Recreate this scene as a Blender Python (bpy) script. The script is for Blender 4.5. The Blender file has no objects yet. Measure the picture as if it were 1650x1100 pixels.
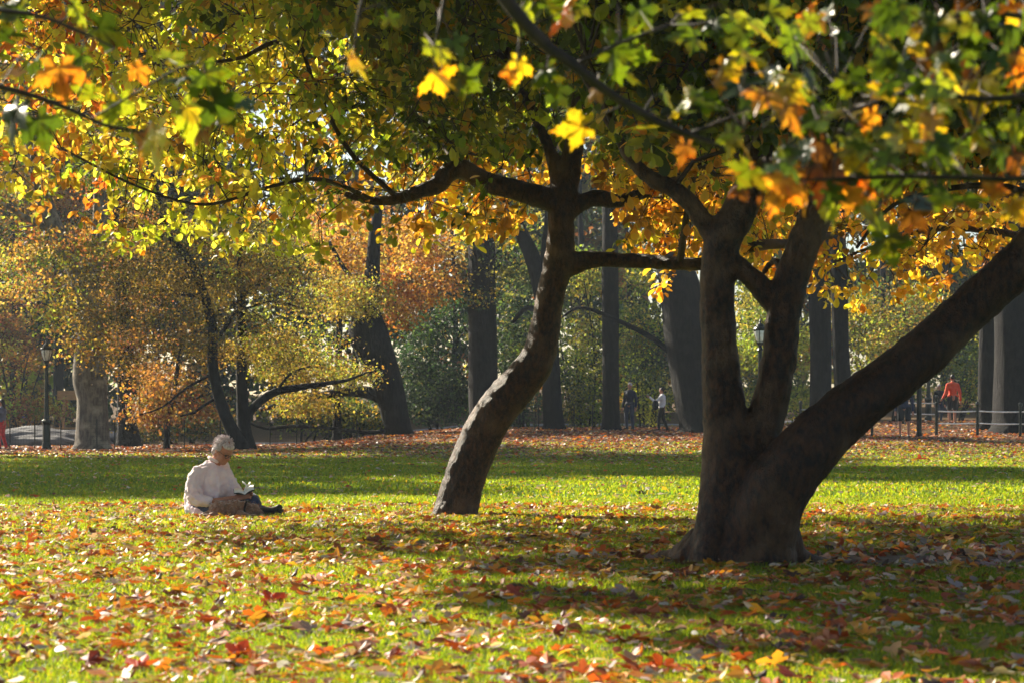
import bpy, math
import numpy as np
from mathutils import Vector

S = bpy.context.scene
C = S.collection
# ------------------------------------------------------------------ camera
F = 3896.0            # focal length in photo pixels
H = 0.95              # eye height
HY = 678.0            # horizon row in the photo
cam = bpy.data.cameras.new('camera')
cam.sensor_width = 36.0
cam.lens = F / 1650 * 36
cam.shift_y = (HY - 550) / 1650
cam.clip_start = 0.3
cam.clip_end = 3000
cam.dof.use_dof = True
cam.dof.focus_distance = 32.0
cam.dof.aperture_fstop = 6.3
co = bpy.data.objects.new('camera', cam)
C.objects.link(co)
co.location = (0, 0, H)
co.rotation_euler = (math.pi / 2, 0, 0)
S.camera = co
# ------------------------------------------------------------------ sky, sun, exposure
SUN_AZ = -43.0        # degrees, clockwise from the view direction (+Y)
SUN_EL = 30.0
W = bpy.data.worlds.new("World")
S.world = W
W.use_nodes = True
sky = W.node_tree.nodes.new('ShaderNodeTexSky')
sky.sky_type = 'NISHITA'
sky.sun_disc = False
sky.sun_elevation = math.radians(SUN_EL)
sky.sun_rotation = math.radians(SUN_AZ)
W.node_tree.links.new(sky.outputs[0], W.node_tree.nodes['Background'].inputs[0])
W.node_tree.nodes['Background'].inputs[1].default_value = 0.05
sl = bpy.data.lights.new('sun', 'SUN')
sl.energy = 5.0
sl.angle = math.radians(0.5)
sl.color = (1.0, 0.89, 0.70)
so = bpy.data.objects.new('sun', sl)
C.objects.link(so)
a_, e_ = math.radians(SUN_AZ), math.radians(SUN_EL)
SUN = Vector((math.sin(a_) * math.cos(e_), math.cos(a_) * math.cos(e_), math.sin(e_)))
so.rotation_euler = SUN.to_track_quat('Z', 'Y').to_euler()
S.view_settings.view_transform = 'Standard'
S.view_settings.look = 'None'
S.view_settings.exposure = 1.55
S.view_settings.gamma = 1.0
cy = S.cycles
cy.use_denoising = True
cy.use_adaptive_sampling = True
cy.adaptive_threshold = 0.02
cy.max_bounces = 8
cy.diffuse_bounces = 5
cy.glossy_bounces = 2
cy.transmission_bounces = 4
cy.volume_bounces = 1
cy.transparent_max_bounces = 4
cy.sample_clamp_indirect = 6
cy.caustics_reflective = False
cy.caustics_refractive = False

R = np.random.default_rng(7)

# ------------------------------------------------------------------ helpers
def lin(c):
    c = np.asarray(c, float) / 255.0
    return np.where(c <= 0.04045, c / 12.92, ((c + 0.055) / 1.055) ** 2.4)

def sm(t):
    t = np.clip(t, 0, 1)
    return t * t * (3 - 2 * t)

def wob(x, y, s=1.0):
    x = np.asarray(x, float) * s
    y = np.asarray(y, float) * s
    return (np.sin(1.3 * x + 2.1 * y + 0.7) + np.sin(2.9 * x - 1.7 * y + 2.1) * 0.7 + np.sin(-0.8 * x + 4.3 * y + 4.4) * 0.5
            + np.sin(5.1 * x + 3.3 * y + 1.9) * 0.35) / 2.55

def gz(x, y):
    """height of the ground"""
    x = np.asarray(x, float)
    y = np.asarray(y, float)
    amp = 0.66 * sm((x + 10) / 9)
    z = amp * sm((y - 55) / 40)
    z = z + 0.25 * sm((x - 8) / 6) * sm((y - 83) / 8)
    z = z + 0.9 * sm((y - 100) / 50)
    z = z + 3.0 * sm((y - 160) / 120)
    z = z + 0.03 * wob(x, y, 0.35) * sm((y - 12) / 20)
    return z

def at(px, py, D):
    return np.array([(px - 825) / F * D, D, H + (HY - py) / F * D])

def ground_at(px, D):
    x = (px - 825) / F * D
    return np.array([x, D, float(gz(x, D))])

def tag(o, label=None, cat=None, group=None, kind=None):
    if label: o['label'] = label
    if cat: o['category'] = cat
    if group: o['group'] = group
    if kind: o['kind'] = kind
    return o

def empty(name, loc, label, cat, group=None, rz=0.0):
    o = bpy.data.objects.new(name, None)
    C.objects.link(o)
    o.location = loc
    o.rotation_euler = (0, 0, rz)
    return tag(o, label, cat, group)

def link(name, me, mat, parent=None, world=True):
    """link a mesh; vertices are in world space when world is set, else in the parent's space"""
    o = bpy.data.objects.new(name, me)
    C.objects.link(o)
    if mat is not None:
        for m in (mat if isinstance(mat, (list, tuple)) else [mat]):
            me.materials.append(m)
    if parent is not None:
        o.parent = parent
        if world:
            o.location = -parent.location
    return o

def npmesh(V, loops, sizes, col=None, smooth=False):
    me = bpy.data.meshes.new('m')
    V = np.asarray(V, np.float32).reshape(-1, 3)
    loops = np.asarray(loops, np.int32).ravel()
    sizes = np.asarray(sizes, np.int32).ravel()
    me.vertices.add(len(V))
    me.vertices.foreach_set('co', V.ravel())
    me.loops.add(len(loops))
    me.loops.foreach_set('vertex_index', loops)
    me.polygons.add(len(sizes))
    st = np.zeros(len(sizes), np.int32)
    st[1:] = np.cumsum(sizes)[:-1]
    me.polygons.foreach_set('loop_start', st)
    me.polygons.foreach_set('use_smooth', np.full(len(sizes), smooth))
    me.update(calc_edges=True)
    if col is not None:
        at_ = me.color_attributes.new('Col', 'FLOAT_COLOR', 'POINT')
        c4 = np.ones((len(V), 4), np.float32)
        c4[:, :3] = col
        at_.data.foreach_set('color', c4.ravel())
    return me

class Geo:
    """collects pieces of geometry for one mesh"""
    def __init__(s):
        s.V, s.L, s.Z, s.K, s.n = [], [], [], [], 0
    def add(s, V, faces, col=None):
        V = np.asarray(V, float)
        for f in faces:
            s.L.extend([i + s.n for i in f]); s.Z.append(len(f))
        s.V.append(V)
        s.K.append(np.zeros((len(V), 3)) + (col if col is not None else 0.5))
        s.n += len(V)
    def mesh(s, smooth=False, color=False):
        return npmesh(np.vstack(s.V), s.L, s.Z, np.vstack(s.K) if color else None, smooth)

def catmull(P, step):
    """P rows (x, y, z, r...) -> evenly spaced smooth curve"""
    P = np.asarray(P, float)
    if len(P) == 2:
        n = max(2, int(np.linalg.norm(P[1, :3] - P[0, :3]) / step) + 1)
        t = np.linspace(0, 1, n)[:, None]
        return P[0] * (1 - t) + P[1] * t
    Q = np.vstack([2 * P[0] - P[1], P, 2 * P[-1] - P[-2]])
    out = []
    for i in range(1, len(Q) - 2):
        n = max(1, int(np.linalg.norm(Q[i + 1, :3] - Q[i, :3]) / step))
        t = (np.arange(n) / n)[:, None]
        a, b, c, d = Q[i - 1], Q[i], Q[i + 1], Q[i + 2]
        out.append(0.5 * ((2 * b) + (-a + c) * t + (2 * a - 5 * b + 4 * c - d) * t ** 2 + (-a + 3 * b - 3 * c + d) * t ** 3))
    out.append(P[-1:])
    return np.vstack(out)

def tube(P, sides=12, lump=0.0, seed=0, caps=True, flat=1.0):
    """P rows (x,y,z,r): closed tube with rounded ends"""
    P = np.asarray(P, float)
    n = len(P)
    T = np.gradient(P[:, :3], axis=0)
    T /= np.linalg.norm(T, axis=1)[:, None] + 1e-9
    up = np.array([0.13, 0.97, 0.2]) if abs(T[0][1]) < 0.8 else np.array([1.0, 0, 0])
    V = []
    A = np.arange(sides) / sides * 2 * math.pi
    N = up - T[0] * up.dot(T[0]); N /= np.linalg.norm(N)
    rr = np.random.default_rng(seed)
    ph = rr.uniform(0, 6.28, 6)
    ell = 0.0
    for i in range(n):
        N = N - T[i] * N.dot(T[i]); N /= np.linalg.norm(N)
        B = np.cross(T[i], N)
        if i: ell += np.linalg.norm(P[i, :3] - P[i - 1, :3])
        r = np.full(sides, P[i, 3])
        if lump:
            k = ell / max(P[0, 3], 0.02)
            r = r * (1 + lump * (0.5 * np.sin(2 * A + ph[0] + k * 0.35) + 0.35 * np.sin(3 * A + ph[1] - k * 0.6) + 0.3 * np.sin(5 * A + ph[2] + k * .2)
                                 + 0.5 * np.sin(k * 0.9 + ph[3]) * np.sin(A + ph[4])))
        V.append(P[i, :3] + np.outer(np.cos(A) * r, N) * flat + np.outer(np.sin(A) * r, B))
    V = np.vstack(V)
    F_ = []
    for i in range(n - 1):
        for j in range(sides):
            k = (j + 1) % sides
            F_.append((i * sides + j, i * sides + k, (i + 1) * sides + k, (i + 1) * sides + j))
    if caps:
        V = np.vstack([V, P[0, :3] - T[0] * P[0, 3] * 0.4, P[-1, :3] + T[-1] * P[-1, 3] * 0.4])
        b = n * sides
        for j in range(sides):
            k = (j + 1) % sides
            F_.append((b, k, j))
            F_.append((b + 1, (n - 1) * sides + j, (n - 1) * sides + k))
    return V, F_

def lathe(prof, sides=20):
    A = np.arange(sides) / sides * 2 * math.pi
    V = np.vstack([np.c_[np.cos(A) * r, np.sin(A) * r, np.full(sides, z)] for r, z in prof])
    F_ = []
    for i in range(len(prof) - 1):
        for j in range(sides):
            k = (j + 1) % sides
            F_.append((i * sides + j, i * sides + k, (i + 1) * sides + k, (i + 1) * sides + j))
    F_.append(tuple(range(sides))[::-1])
    F_.append(tuple(range((len(prof) - 1) * sides, len(prof) * sides)))
    return V, F_

def box(c, d, rz=0.0):
    c = np.asarray(c, float); d = np.asarray(d, float) / 2
    V = np.array([(x, y, z) for x in (-1, 1) for y in (-1, 1) for z in (-1, 1)], float) * d
    cr, sr = math.cos(rz), math.sin(rz)
    V = np.c_[V[:, 0] * cr - V[:, 1] * sr, V[:, 0] * sr + V[:, 1] * cr, V[:, 2]] + c
    return V, [(0, 1, 3, 2), (4, 6, 7, 5), (0, 4, 5, 1), (2, 3, 7, 6), (0, 2, 6, 4), (1, 5, 7, 3)]

import bmesh
_ico = {}
def ico(sub=2):
    if sub not in _ico:
        bm = bmesh.new()
        bmesh.ops.create_icosphere(bm, subdivisions=sub, radius=1)
        _ico[sub] = (np.array([v.co[:] for v in bm.verts]), [tuple(v.index for v in f.verts) for f in bm.faces])
        bm.free()
    return _ico[sub]

def ball(c, s, rot=None):
    V, F_ = ico(2)
    V = V * np.asarray(s, float)
    if rot is not None: V = V @ rot.T
    return V + np.asarray(c, float), F_

def rotm(rx=0, ry=0, rz=0):
    from mathutils import Euler
    return np.array(Euler((rx, ry, rz)).to_matrix())

def blend(name, strokes, balls, voxel, mat, parent, smooth=4, bump=0.0, bscale=0.1, tubes=()):
    """one continuous skin grown over tapered strokes (rows x,y,z,r) and ellipsoids"""
    g = Geo()
    for P in strokes:
        P = np.asarray(P, float)
        rmin = P[:, 3].min()
        for q in catmull(P, max(rmin * 0.4, voxel)):
            V, F_ = ball(q[:3], (q[3],) * 3)
            g.add(V, F_)
    for b in balls:
        V, F_ = ball(*b)
        g.add(V, F_)
    for V, F_ in tubes:
        g.add(V, F_)
    o = link(name, g.mesh(), mat, parent, world=False)
    m = o.modifiers.new('r', 'REMESH')
    m.mode = 'VOXEL'; m.voxel_size = voxel; m.use_smooth_shade = True
    m = o.modifiers.new('s', 'SMOOTH'); m.iterations = smooth; m.factor = 0.5
    if bump:
        t = bpy.data.textures.new('t', 'CLOUDS'); t.noise_scale = bscale; t.noise_depth = 2
        m = o.modifiers.new('d', 'DISPLACE'); m.texture = t; m.strength = bump; m.mid_level = 0.5
    return o

# ------------------------------------------------------------------ materials
def nodes(m):
    m.use_nodes = True
    return m.node_tree.nodes, m.node_tree.links

_mats = {}
def mat(name, rgb, rough=0.7, metal=0.0, rgb2=None, scale=8.0, bump=0.0, bscale=40.0, spec=0.3, stretch=(1, 1, 1), sheen=0):
    if name in _mats: return _mats[name]
    m = bpy.data.materials.new(name)
    N, L = nodes(m)
    b = N['Principled BSDF']
    b.inputs['Roughness'].default_value = rough
    b.inputs['Metallic'].default_value = metal
    b.inputs['Specular IOR Level'].default_value = spec
    if sheen:
        b.inputs['Sheen Weight'].default_value = sheen
    c1 = (*lin(rgb), 1)
    tc = N.new('ShaderNodeTexCoord')
    mp = N.new('ShaderNodeMapping'); mp.inputs['Scale'].default_value = stretch
    L.new(tc.outputs['Object'], mp.inputs[0])
    nz = N.new('ShaderNodeTexNoise'); nz.inputs['Scale'].default_value = scale; nz.inputs['Detail'].default_value = 6
    L.new(mp.outputs[0], nz.inputs['Vector'])
    mx = N.new('ShaderNodeMix'); mx.data_type = 'RGBA'
    rp = N.new('ShaderNodeValToRGB'); rp.color_ramp.elements[0].position = 0.35; rp.color_ramp.elements[1].position = 0.65
    L.new(nz.outputs[0], rp.inputs[0]); L.new(rp.outputs[0], mx.inputs['Factor'])
    mx.inputs['A'].default_value = c1
    mx.inputs['B'].default_value = (*lin(rgb2 if rgb2 is not None else [min(255, v * 1.25) for v in rgb]), 1)
    L.new(mx.outputs['Result'], b.inputs['Base Color'])
    if bump:
        n2 = N.new('ShaderNodeTexNoise'); n2.inputs['Scale'].default_value = bscale; n2.inputs['Detail'].default_value = 5
        L.new(mp.outputs[0], n2.inputs['Vector'])
        bp = N.new('ShaderNodeBump'); bp.inputs['Strength'].default_value = 1.0; bp.inputs['Distance'].default_value = bump
        L.new(n2.outputs[0], bp.inputs['Height']); L.new(bp.outputs[0], b.inputs['Normal'])
    _mats[name] = m
    return m

def leaf_mat(name, rough=0.5, trans=0.5, boost=(1.0, 1.0, 1.0), spec=0.4, mottle=None):
    m = bpy.data.materials.new(name)
    N, L = nodes(m)
    b = N['Principled BSDF']; out = N['Material Output']
    b.inputs['Roughness'].default_value = rough
    b.inputs['Specular IOR Level'].default_value = spec
    at_ = N.new('ShaderNodeAttribute'); at_.attribute_name = 'Col'
    src = at_.outputs['Color']
    if mottle:
        tc = N.new('ShaderNodeTexCoord')
        for sc_, lo, hi, cm, fac in mottle:
            nz = N.new('ShaderNodeTexNoise'); nz.inputs['Scale'].default_value = sc_; nz.inputs['Detail'].default_value = 4
            L.new(tc.outputs['Object'], nz.inputs['Vector'])
            mr = N.new('ShaderNodeMapRange'); mr.inputs['From Min'].default_value = lo; mr.inputs['From Max'].default_value = hi; mr.inputs['To Max'].default_value = fac
            L.new(nz.outputs[0], mr.inputs['Value'])
            m_ = N.new('ShaderNodeMix'); m_.data_type = 'RGBA'; m_.blend_type = 'MULTIPLY'
            L.new(mr.outputs[0], m_.inputs['Factor']); L.new(src, m_.inputs['A']); m_.inputs['B'].default_value = (*cm, 1)
            src = m_.outputs['Result']
    L.new(src, b.inputs['Base Color'])
    tr = N.new('ShaderNodeBsdfTranslucent')
    mu = N.new('ShaderNodeMix'); mu.data_type = 'RGBA'; mu.blend_type = 'MULTIPLY'; mu.inputs['Factor'].default_value = 1
    L.new(src, mu.inputs['A']); mu.inputs['B'].default_value = (*boost, 1)
    L.new(mu.outputs['Result'], tr.inputs['Color'])
    mx = N.new('ShaderNodeMixShader'); mx.inputs[0].default_value = trans
    L.new(b.outputs[0], mx.inputs[1]); L.new(tr.outputs[0], mx.inputs[2])
    L.new(mx.outputs[0], out.inputs['Surface'])
    return m

M_LEAF = leaf_mat('leaf', 0.45, 0.62, (1.6, 1.45, 0.7), 0.5)
M_FARLEAF = leaf_mat('far_leaf', 0.6, 0.5, (1.25, 1.2, 0.75), 0.3)
M_MAPLE = leaf_mat('maple_leaf', 0.3, 0.6, (1.5, 1.35, 0.5), 0.5, [(14, .5, .62, (1.15, .7, .5), .9), (60, .52, .7, (.5, .35, .25), .8)])
M_FALLEN = leaf_mat('fallen_leaf', 0.5, 0.28, (1.4, 1.2, 0.7), 0.5)
M_GRASS = leaf_mat('grass', 0.4, 0.68, (2.9, 1.9, 0.5), 0.3)

def bark_mat(name, c1, c2, rough=0.75, bump=0.02, vert=7.0, scale=6.0, spec=0.3, lichen=None, fine=0):
    m = bpy.data.materials.new(name)
    N, L = nodes(m)
    b = N['Principled BSDF']
    b.inputs['Roughness'].default_value = rough
    b.inputs['Specular IOR Level'].default_value = spec
    tc = N.new('ShaderNodeTexCoord')
    mp = N.new('ShaderNodeMapping'); mp.inputs['Scale'].default_value = (vert, vert, 1)
    L.new(tc.outputs['Object'], mp.inputs[0])
    n1 = N.new('ShaderNodeTexNoise'); n1.inputs['Scale'].default_value = scale; n1.inputs['Detail'].default_value = 8; n1.inputs['Roughness'].default_value = 0.65
    L.new(mp.outputs[0], n1.inputs['Vector'])
    n2 = N.new('ShaderNodeTexNoise'); n2.inputs['Scale'].default_value = 2.5; n2.inputs['Detail'].default_value = 5
    L.new(tc.outputs['Object'], n2.inputs['Vector'])
    r1 = N.new('ShaderNodeValToRGB')
    r1.color_ramp.elements[0].position = 0.4; r1.color_ramp.elements[1].position = 0.62
    r1.color_ramp.elements[0].color = (*lin(c1), 1); r1.color_ramp.elements[1].color = (*lin(c2), 1)
    L.new(n1.outputs[0], r1.inputs[0])
    mx = N.new('ShaderNodeMix'); mx.data_type = 'RGBA'
    r2 = N.new('ShaderNodeValToRGB'); r2.color_ramp.elements[0].position = 0.52; r2.color_ramp.elements[1].position = 0.68
    L.new(n2.outputs[0], r2.inputs[0]); L.new(r2.outputs[0], mx.inputs['Factor'])
    L.new(r1.outputs[0], mx.inputs['A'])
    mx.inputs['B'].default_value = (*lin(lichen if lichen else [v * 1.2 for v in c2]), 1)
    L.new(mx.outputs['Result'], b.inputs['Base Color'])
    bp = N.new('ShaderNodeBump'); bp.inputs['Strength'].default_value = 1; bp.inputs['Distance'].default_value = bump
    L.new(n1.outputs[0], bp.inputs['Height'])
    if fine:
        n3 = N.new('ShaderNodeTexNoise'); n3.inputs['Scale'].default_value = fine; n3.inputs['Detail'].default_value = 4
        L.new(mp.outputs[0], n3.inputs['Vector'])
        b3 = N.new('ShaderNodeBump'); b3.inputs['Strength'].default_value = 1; b3.inputs['Distance'].default_value = bump * .3
        L.new(n3.outputs[0], b3.inputs['Height']); L.new(bp.outputs[0], b3.inputs['Normal']); bp = b3
        # narrow dark cracks
        vo = N.new('ShaderNodeTexVoronoi'); vo.feature = 'DISTANCE_TO_EDGE'; vo.inputs['Scale'].default_value = 9
        m2 = N.new('ShaderNodeMapping'); m2.inputs['Scale'].default_value = (1.6, 1.6, .7); L.new(tc.outputs['Object'], m2.inputs[0])
        ad = N.new('ShaderNodeVectorMath'); ad.operation = 'ADD'; L.new(m2.outputs[0], ad.inputs[0])
        sc = N.new('ShaderNodeVectorMath'); sc.operation = 'SCALE'; sc.inputs['Scale'].default_value = .12; L.new(n3.outputs['Color'], sc.inputs[0]); L.new(sc.outputs[0], ad.inputs[1])
        L.new(ad.outputs[0], vo.inputs['Vector'])
        mr = N.new('ShaderNodeMapRange'); mr.inputs['From Max'].default_value = .07; mr.inputs['To Min'].default_value = .35; L.new(vo.outputs['Distance'], mr.inputs['Value'])
        mm = N.new('ShaderNodeMix'); mm.data_type = 'RGBA'; mm.blend_type = 'MULTIPLY'; mm.inputs['Factor'].default_value = .7
        L.new(mx.outputs['Result'], mm.inputs['A']); L.new(mr.outputs[0], mm.inputs['B'])
        L.new(mm.outputs['Result'], b.inputs['Base Color'])
        b4 = N.new('ShaderNodeBump'); b4.inputs['Strength'].default_value = .8; b4.inputs['Distance'].default_value = .015
        L.new(mr.outputs[0], b4.inputs['Height']); L.new(bp.outputs[0], b4.inputs['Normal']); bp = b4
    L.new(bp.outputs[0], b.inputs['Normal'])
    return m

M_BARK = bark_mat('near_bark', (36, 21, 13), (94, 60, 38), 0.5, 0.04, 2.0, 14, 0.3, (122, 92, 66), 55)
M_TWIG = bark_mat('twig_bark', (40, 30, 24), (66, 50, 40), 0.7, 0.002, 1, 30)
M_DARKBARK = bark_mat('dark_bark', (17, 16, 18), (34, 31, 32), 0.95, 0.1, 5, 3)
M_GREYBARK = bark_mat('grey_bark', (84, 76, 68), (132, 122, 110), 0.85, 0.04, 4, 3, 0.3, (170, 160, 140))

# ------------------------------------------------------------------ ground
def build_ground():
    ys = np.concatenate([np.linspace(-60, 5, 14)[:-1], np.linspace(5, 40, 90)[:-1], np.linspace(40, 120, 110)[:-1], np.linspace(120, 300, 40)[:-1], np.linspace(300, 1500, 12)])
    xs = np.concatenate([np.linspace(-900, -60, 10)[:-1], np.linspace(-60, -20, 30)[:-1], np.linspace(-20, 25, 120)[:-1], np.linspace(25, 60, 30)[:-1], np.linspace(60, 900, 10)])
    X, Y = np.meshgrid(xs, ys)
    V = np.c_[X.ravel(), Y.ravel(), gz(X, Y).ravel()]
    nx, ny = len(xs), len(ys)
    i, j = np.meshgrid(np.arange(nx - 1), np.arange(ny - 1))
    a = (j * nx + i).ravel()
    loops = np.c_[a, a + 1, a + 1 + nx, a + nx]
    me = npmesh(V, loops, np.full(len(a), 4), None, True)
    m = bpy.data.materials.new('lawn')
    N, L = nodes(m)
    b = N['Principled BSDF']; b.inputs['Roughness'].default_value = 0.9; b.inputs['Specular IOR Level'].default_value = 0.1
    tc = N.new('ShaderNodeTexCoord')
    def noise(sc, det=6, vec=None):
        n = N.new('ShaderNodeTexNoise'); n.inputs['Scale'].default_value = sc; n.inputs['Detail'].default_value = det
        L.new(tc.outputs['Object'], n.inputs['Vector']); return n
    def ramp(src, p0, c0, p1, c1, ):
        r = N.new('ShaderNodeValToRGB'); e = r.color_ramp.elements
        e[0].position = p0; e[1].position = p1; e[0].color = c0; e[1].color = c1
        L.new(src, r.inputs[0]); return r
    g = ramp(noise(6).outputs[0], 0.35, (*lin((66, 92, 32)), 1), 0.7, (*lin((98, 124, 42)), 1))
    litter = ramp(noise(9).outputs[0], 0.3, (*lin((58, 44, 30)), 1), 0.7, (*lin((110, 84, 52)), 1))
    soil = ramp(noise(5).outputs[0], 0.3, (*lin((92, 78, 66)), 1), 0.7, (*lin((128, 112, 96)), 1))
    sep = N.new('ShaderNodeSeparateXYZ'); L.new(tc.outputs['Object'], sep.inputs[0])
    # leaf litter takes over beyond the lawn, with a ragged edge
    nn = noise(0.35, 4)
    ad = N.new('ShaderNodeMath'); ad.operation = 'MULTIPLY_ADD'; ad.inputs[1].default_value = 30.0
    L.new(nn.outputs[0], ad.inputs[0]); L.new(sep.outputs['Y'], ad.inputs[2])
    f1 = N.new('ShaderNodeMapRange'); f1.inputs['From Min'].default_value = 70; f1.inputs['From Max'].default_value = 92
    L.new(ad.outputs[0], f1.inputs['Value'])
    mx = N.new('ShaderNodeMix'); mx.data_type = 'RGBA'
    L.new(f1.outputs[0], mx.inputs['Factor']); L.new(g.outputs[0], mx.inputs['A']); L.new(litter.outputs[0], mx.inputs['B'])
    # bare earth right of the big tree
    def axis(out, c, w):
        s_ = N.new('ShaderNodeMath'); s_.operation = 'SUBTRACT'; L.new(out, s_.inputs[0]); s_.inputs[1].default_value = c
        d_ = N.new('ShaderNodeMath'); d_.operation = 'DIVIDE'; L.new(s_.outputs[0], d_.inputs[0]); d_.inputs[1].default_value = w
        p_ = N.new('ShaderNodeMath'); p_.operation = 'POWER'; L.new(d_.outputs[0], p_.inputs[0]); p_.inputs[1].default_value = 2
        return p_
    ax, ay = axis(sep.outputs['X'], 3.3, 2.6), axis(sep.outputs['Y'], 16.5, 0.75)
    sm_ = N.new('ShaderNodeMath'); sm_.operation = 'ADD'; L.new(ax.outputs[0], sm_.inputs[0]); L.new(ay.outputs[0], sm_.inputs[1])
    s2 = N.new('ShaderNodeMath'); s2.operation = 'MULTIPLY_ADD'; s2.inputs[1].default_value = 1.4
    L.new(noise(2.5, 5).outputs[0], s2.inputs[0]); L.new(sm_.outputs[0], s2.inputs[2])
    f2 = N.new('ShaderNodeMapRange'); f2.inputs['From Min'].default_value = 1.3; f2.inputs['From Max'].default_value = 1.8
    f2.inputs['To Min'].default_value = 1; f2.inputs['To Max'].default_value = 0
    L.new(s2.outputs[0], f2.inputs['Value'])
    m2 = N.new('ShaderNodeMix'); m2.data_type = 'RGBA'
    L.new(f2.outputs[0], m2.inputs['Factor']); L.new(mx.outputs['Result'], m2.inputs['A']); L.new(soil.outputs[0], m2.inputs['B'])
    L.new(m2.outputs['Result'], b.inputs['Base Color'])
    bp = N.new('ShaderNodeBump'); bp.inputs['Strength'].default_value = 1; bp.inputs['Distance'].default_value = 0.05
    L.new(noise(12).outputs[0], bp.inputs['Height']); L.new(bp.outputs[0], b.inputs['Normal'])
    tag(link('ground', me, m), kind='structure')
build_ground()

def soil_mask(x, y):
    return ((x - 3.3) / 2.6) ** 2 + ((y - 16.5) / 0.75) ** 2 + 0.5 * wob(x, y, 2.2)

# a grey path beyond the fence
def strip(name, pts, w, m, dz=0.02):
    P = catmull([(x, y, 0) for x, y in pts], 1.0)[:, :2]
    T = np.gradient(P, axis=0); T /= np.linalg.norm(T, axis=1)[:, None]
    Nn = np.c_[-T[:, 1], T[:, 0]]
    V = []
    for k in (-1, -.5, 0, .5, 1):
        Q = P + Nn * w / 2 * k
        V.append(np.c_[Q, gz(Q[:, 0], Q[:, 1]) + dz])
    V = np.stack(V, 1).reshape(-1, 3)
    n = len(P)
    f = [(i * 5 + j, i * 5 + j + 1, i * 5 + j + 6, i * 5 + j + 5) for i in range(n - 1) for j in range(4)]
    return tag(link(name, npmesh(V, np.array(f), np.full(len(f), 4), None, True), m), kind='structure')
M_PATH = mat('asphalt_path', (112, 110, 112), 0.85, rgb2=(140, 136, 134), scale=3, bump=0.005)
strip('path', [(-60, 96), (-30, 93), (-16, 95), (-8, 104), (4, 112), (14, 106), (26, 98), (60, 92)], 4.5, M_PATH)

# ------------------------------------------------------------------ leaf scattering
def frames(n, dirs, roll, rng):
    """rotation matrices whose +x runs along dirs, rolled about it"""
    d = dirs / (np.linalg.norm(dirs, axis=1)[:, None] + 1e-9)
    up = np.tile([0, 0, 1.0], (n, 1))
    s = np.cross(up, d); ln = np.linalg.norm(s, axis=1)
    s[ln < 1e-3] = [1, 0, 0]; s /= np.linalg.norm(s, axis=1)[:, None]
    u = np.cross(d, s)
    c, q = np.cos(roll)[:, None], np.sin(roll)[:, None]
    s2 = s * c + u * q; u2 = -s * q + u * c
    return np.stack([d, s2, u2], 2)      # columns

def scatter(tmpl, faces, P, Rm, scale, col, vcol=None):
    """instance a template at N places; col (N,3); vcol optional per template-vertex multiplier (k,3) or (N,k,3)"""
    n, k = len(P), len(tmpl)
    sc = np.asarray(scale).reshape(n, -1)
    if sc.shape[1] == 1: sc = np.repeat(sc, 3, 1)
    T = tmpl[None] * sc[:, None, :]
    V = np.einsum('nij,nkj->nki', Rm, T) + P[:, None, :]
    K = np.repeat(col[:, None, :], k, 1)
    if vcol is not None: K = K * vcol
    fl = np.concatenate([np.array(f) for f in faces]); fs = np.array([len(f) for f in faces])
    L = (fl[None] + (np.arange(n) * k)[:, None]).ravel()
    return V.reshape(-1, 3), L, np.tile(fs, n), np.clip(K.reshape(-1, 3), 0, 1)

def join(parts):
    V, L, Z, K, off = [], [], [], [], 0
    for v, l, z, k in parts:
        V.append(v); L.append(l + off); Z.append(z); K.append(k); off += len(v)
    return npmesh(np.vstack(V), np.concatenate(L), np.concatenate(Z), np.vstack(K))

# oval leaf with a folded midrib and a drooping tip
_m = [(0, 0), (.3, .0), (.6, -.02), (.85, -.07), (1, -.14)]
_w = [.0, .15, .24, .19, 0]
OVAL = [(0, 0, 0)]
for (x_, z_), w_ in list(zip(_m, _w))[1:4]: OVAL += [(x_, w_, z_ + w_ * .22), (x_, 0, z_), (x_, -w_, z_ + w_ * .22)]
OVAL = np.array(OVAL + [(.96, .1, -.1), (1, 0, -.14), (.96, -.1, -.1)])
OVAL_F = [(0, 2, 1), (0, 3, 2), (1, 2, 5, 4), (2, 3, 6, 5), (4, 5, 8, 7), (5, 6, 9, 8), (7, 8, 11, 10), (8, 9, 12, 11)]
OVAL_C = np.array([.8, 1, .92, 1, 1.03, .92, 1.03, 1.05, .95, 1.05, 1.0, .9, 1.0])[:, None] * np.ones(3)
RHOMB = np.array([(0, 0, 0), (.5, .34, .05), (1, 0, 0), (.5, -.34, .05)])
RHOMB_F = [(0, 3, 2, 1)]
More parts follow.
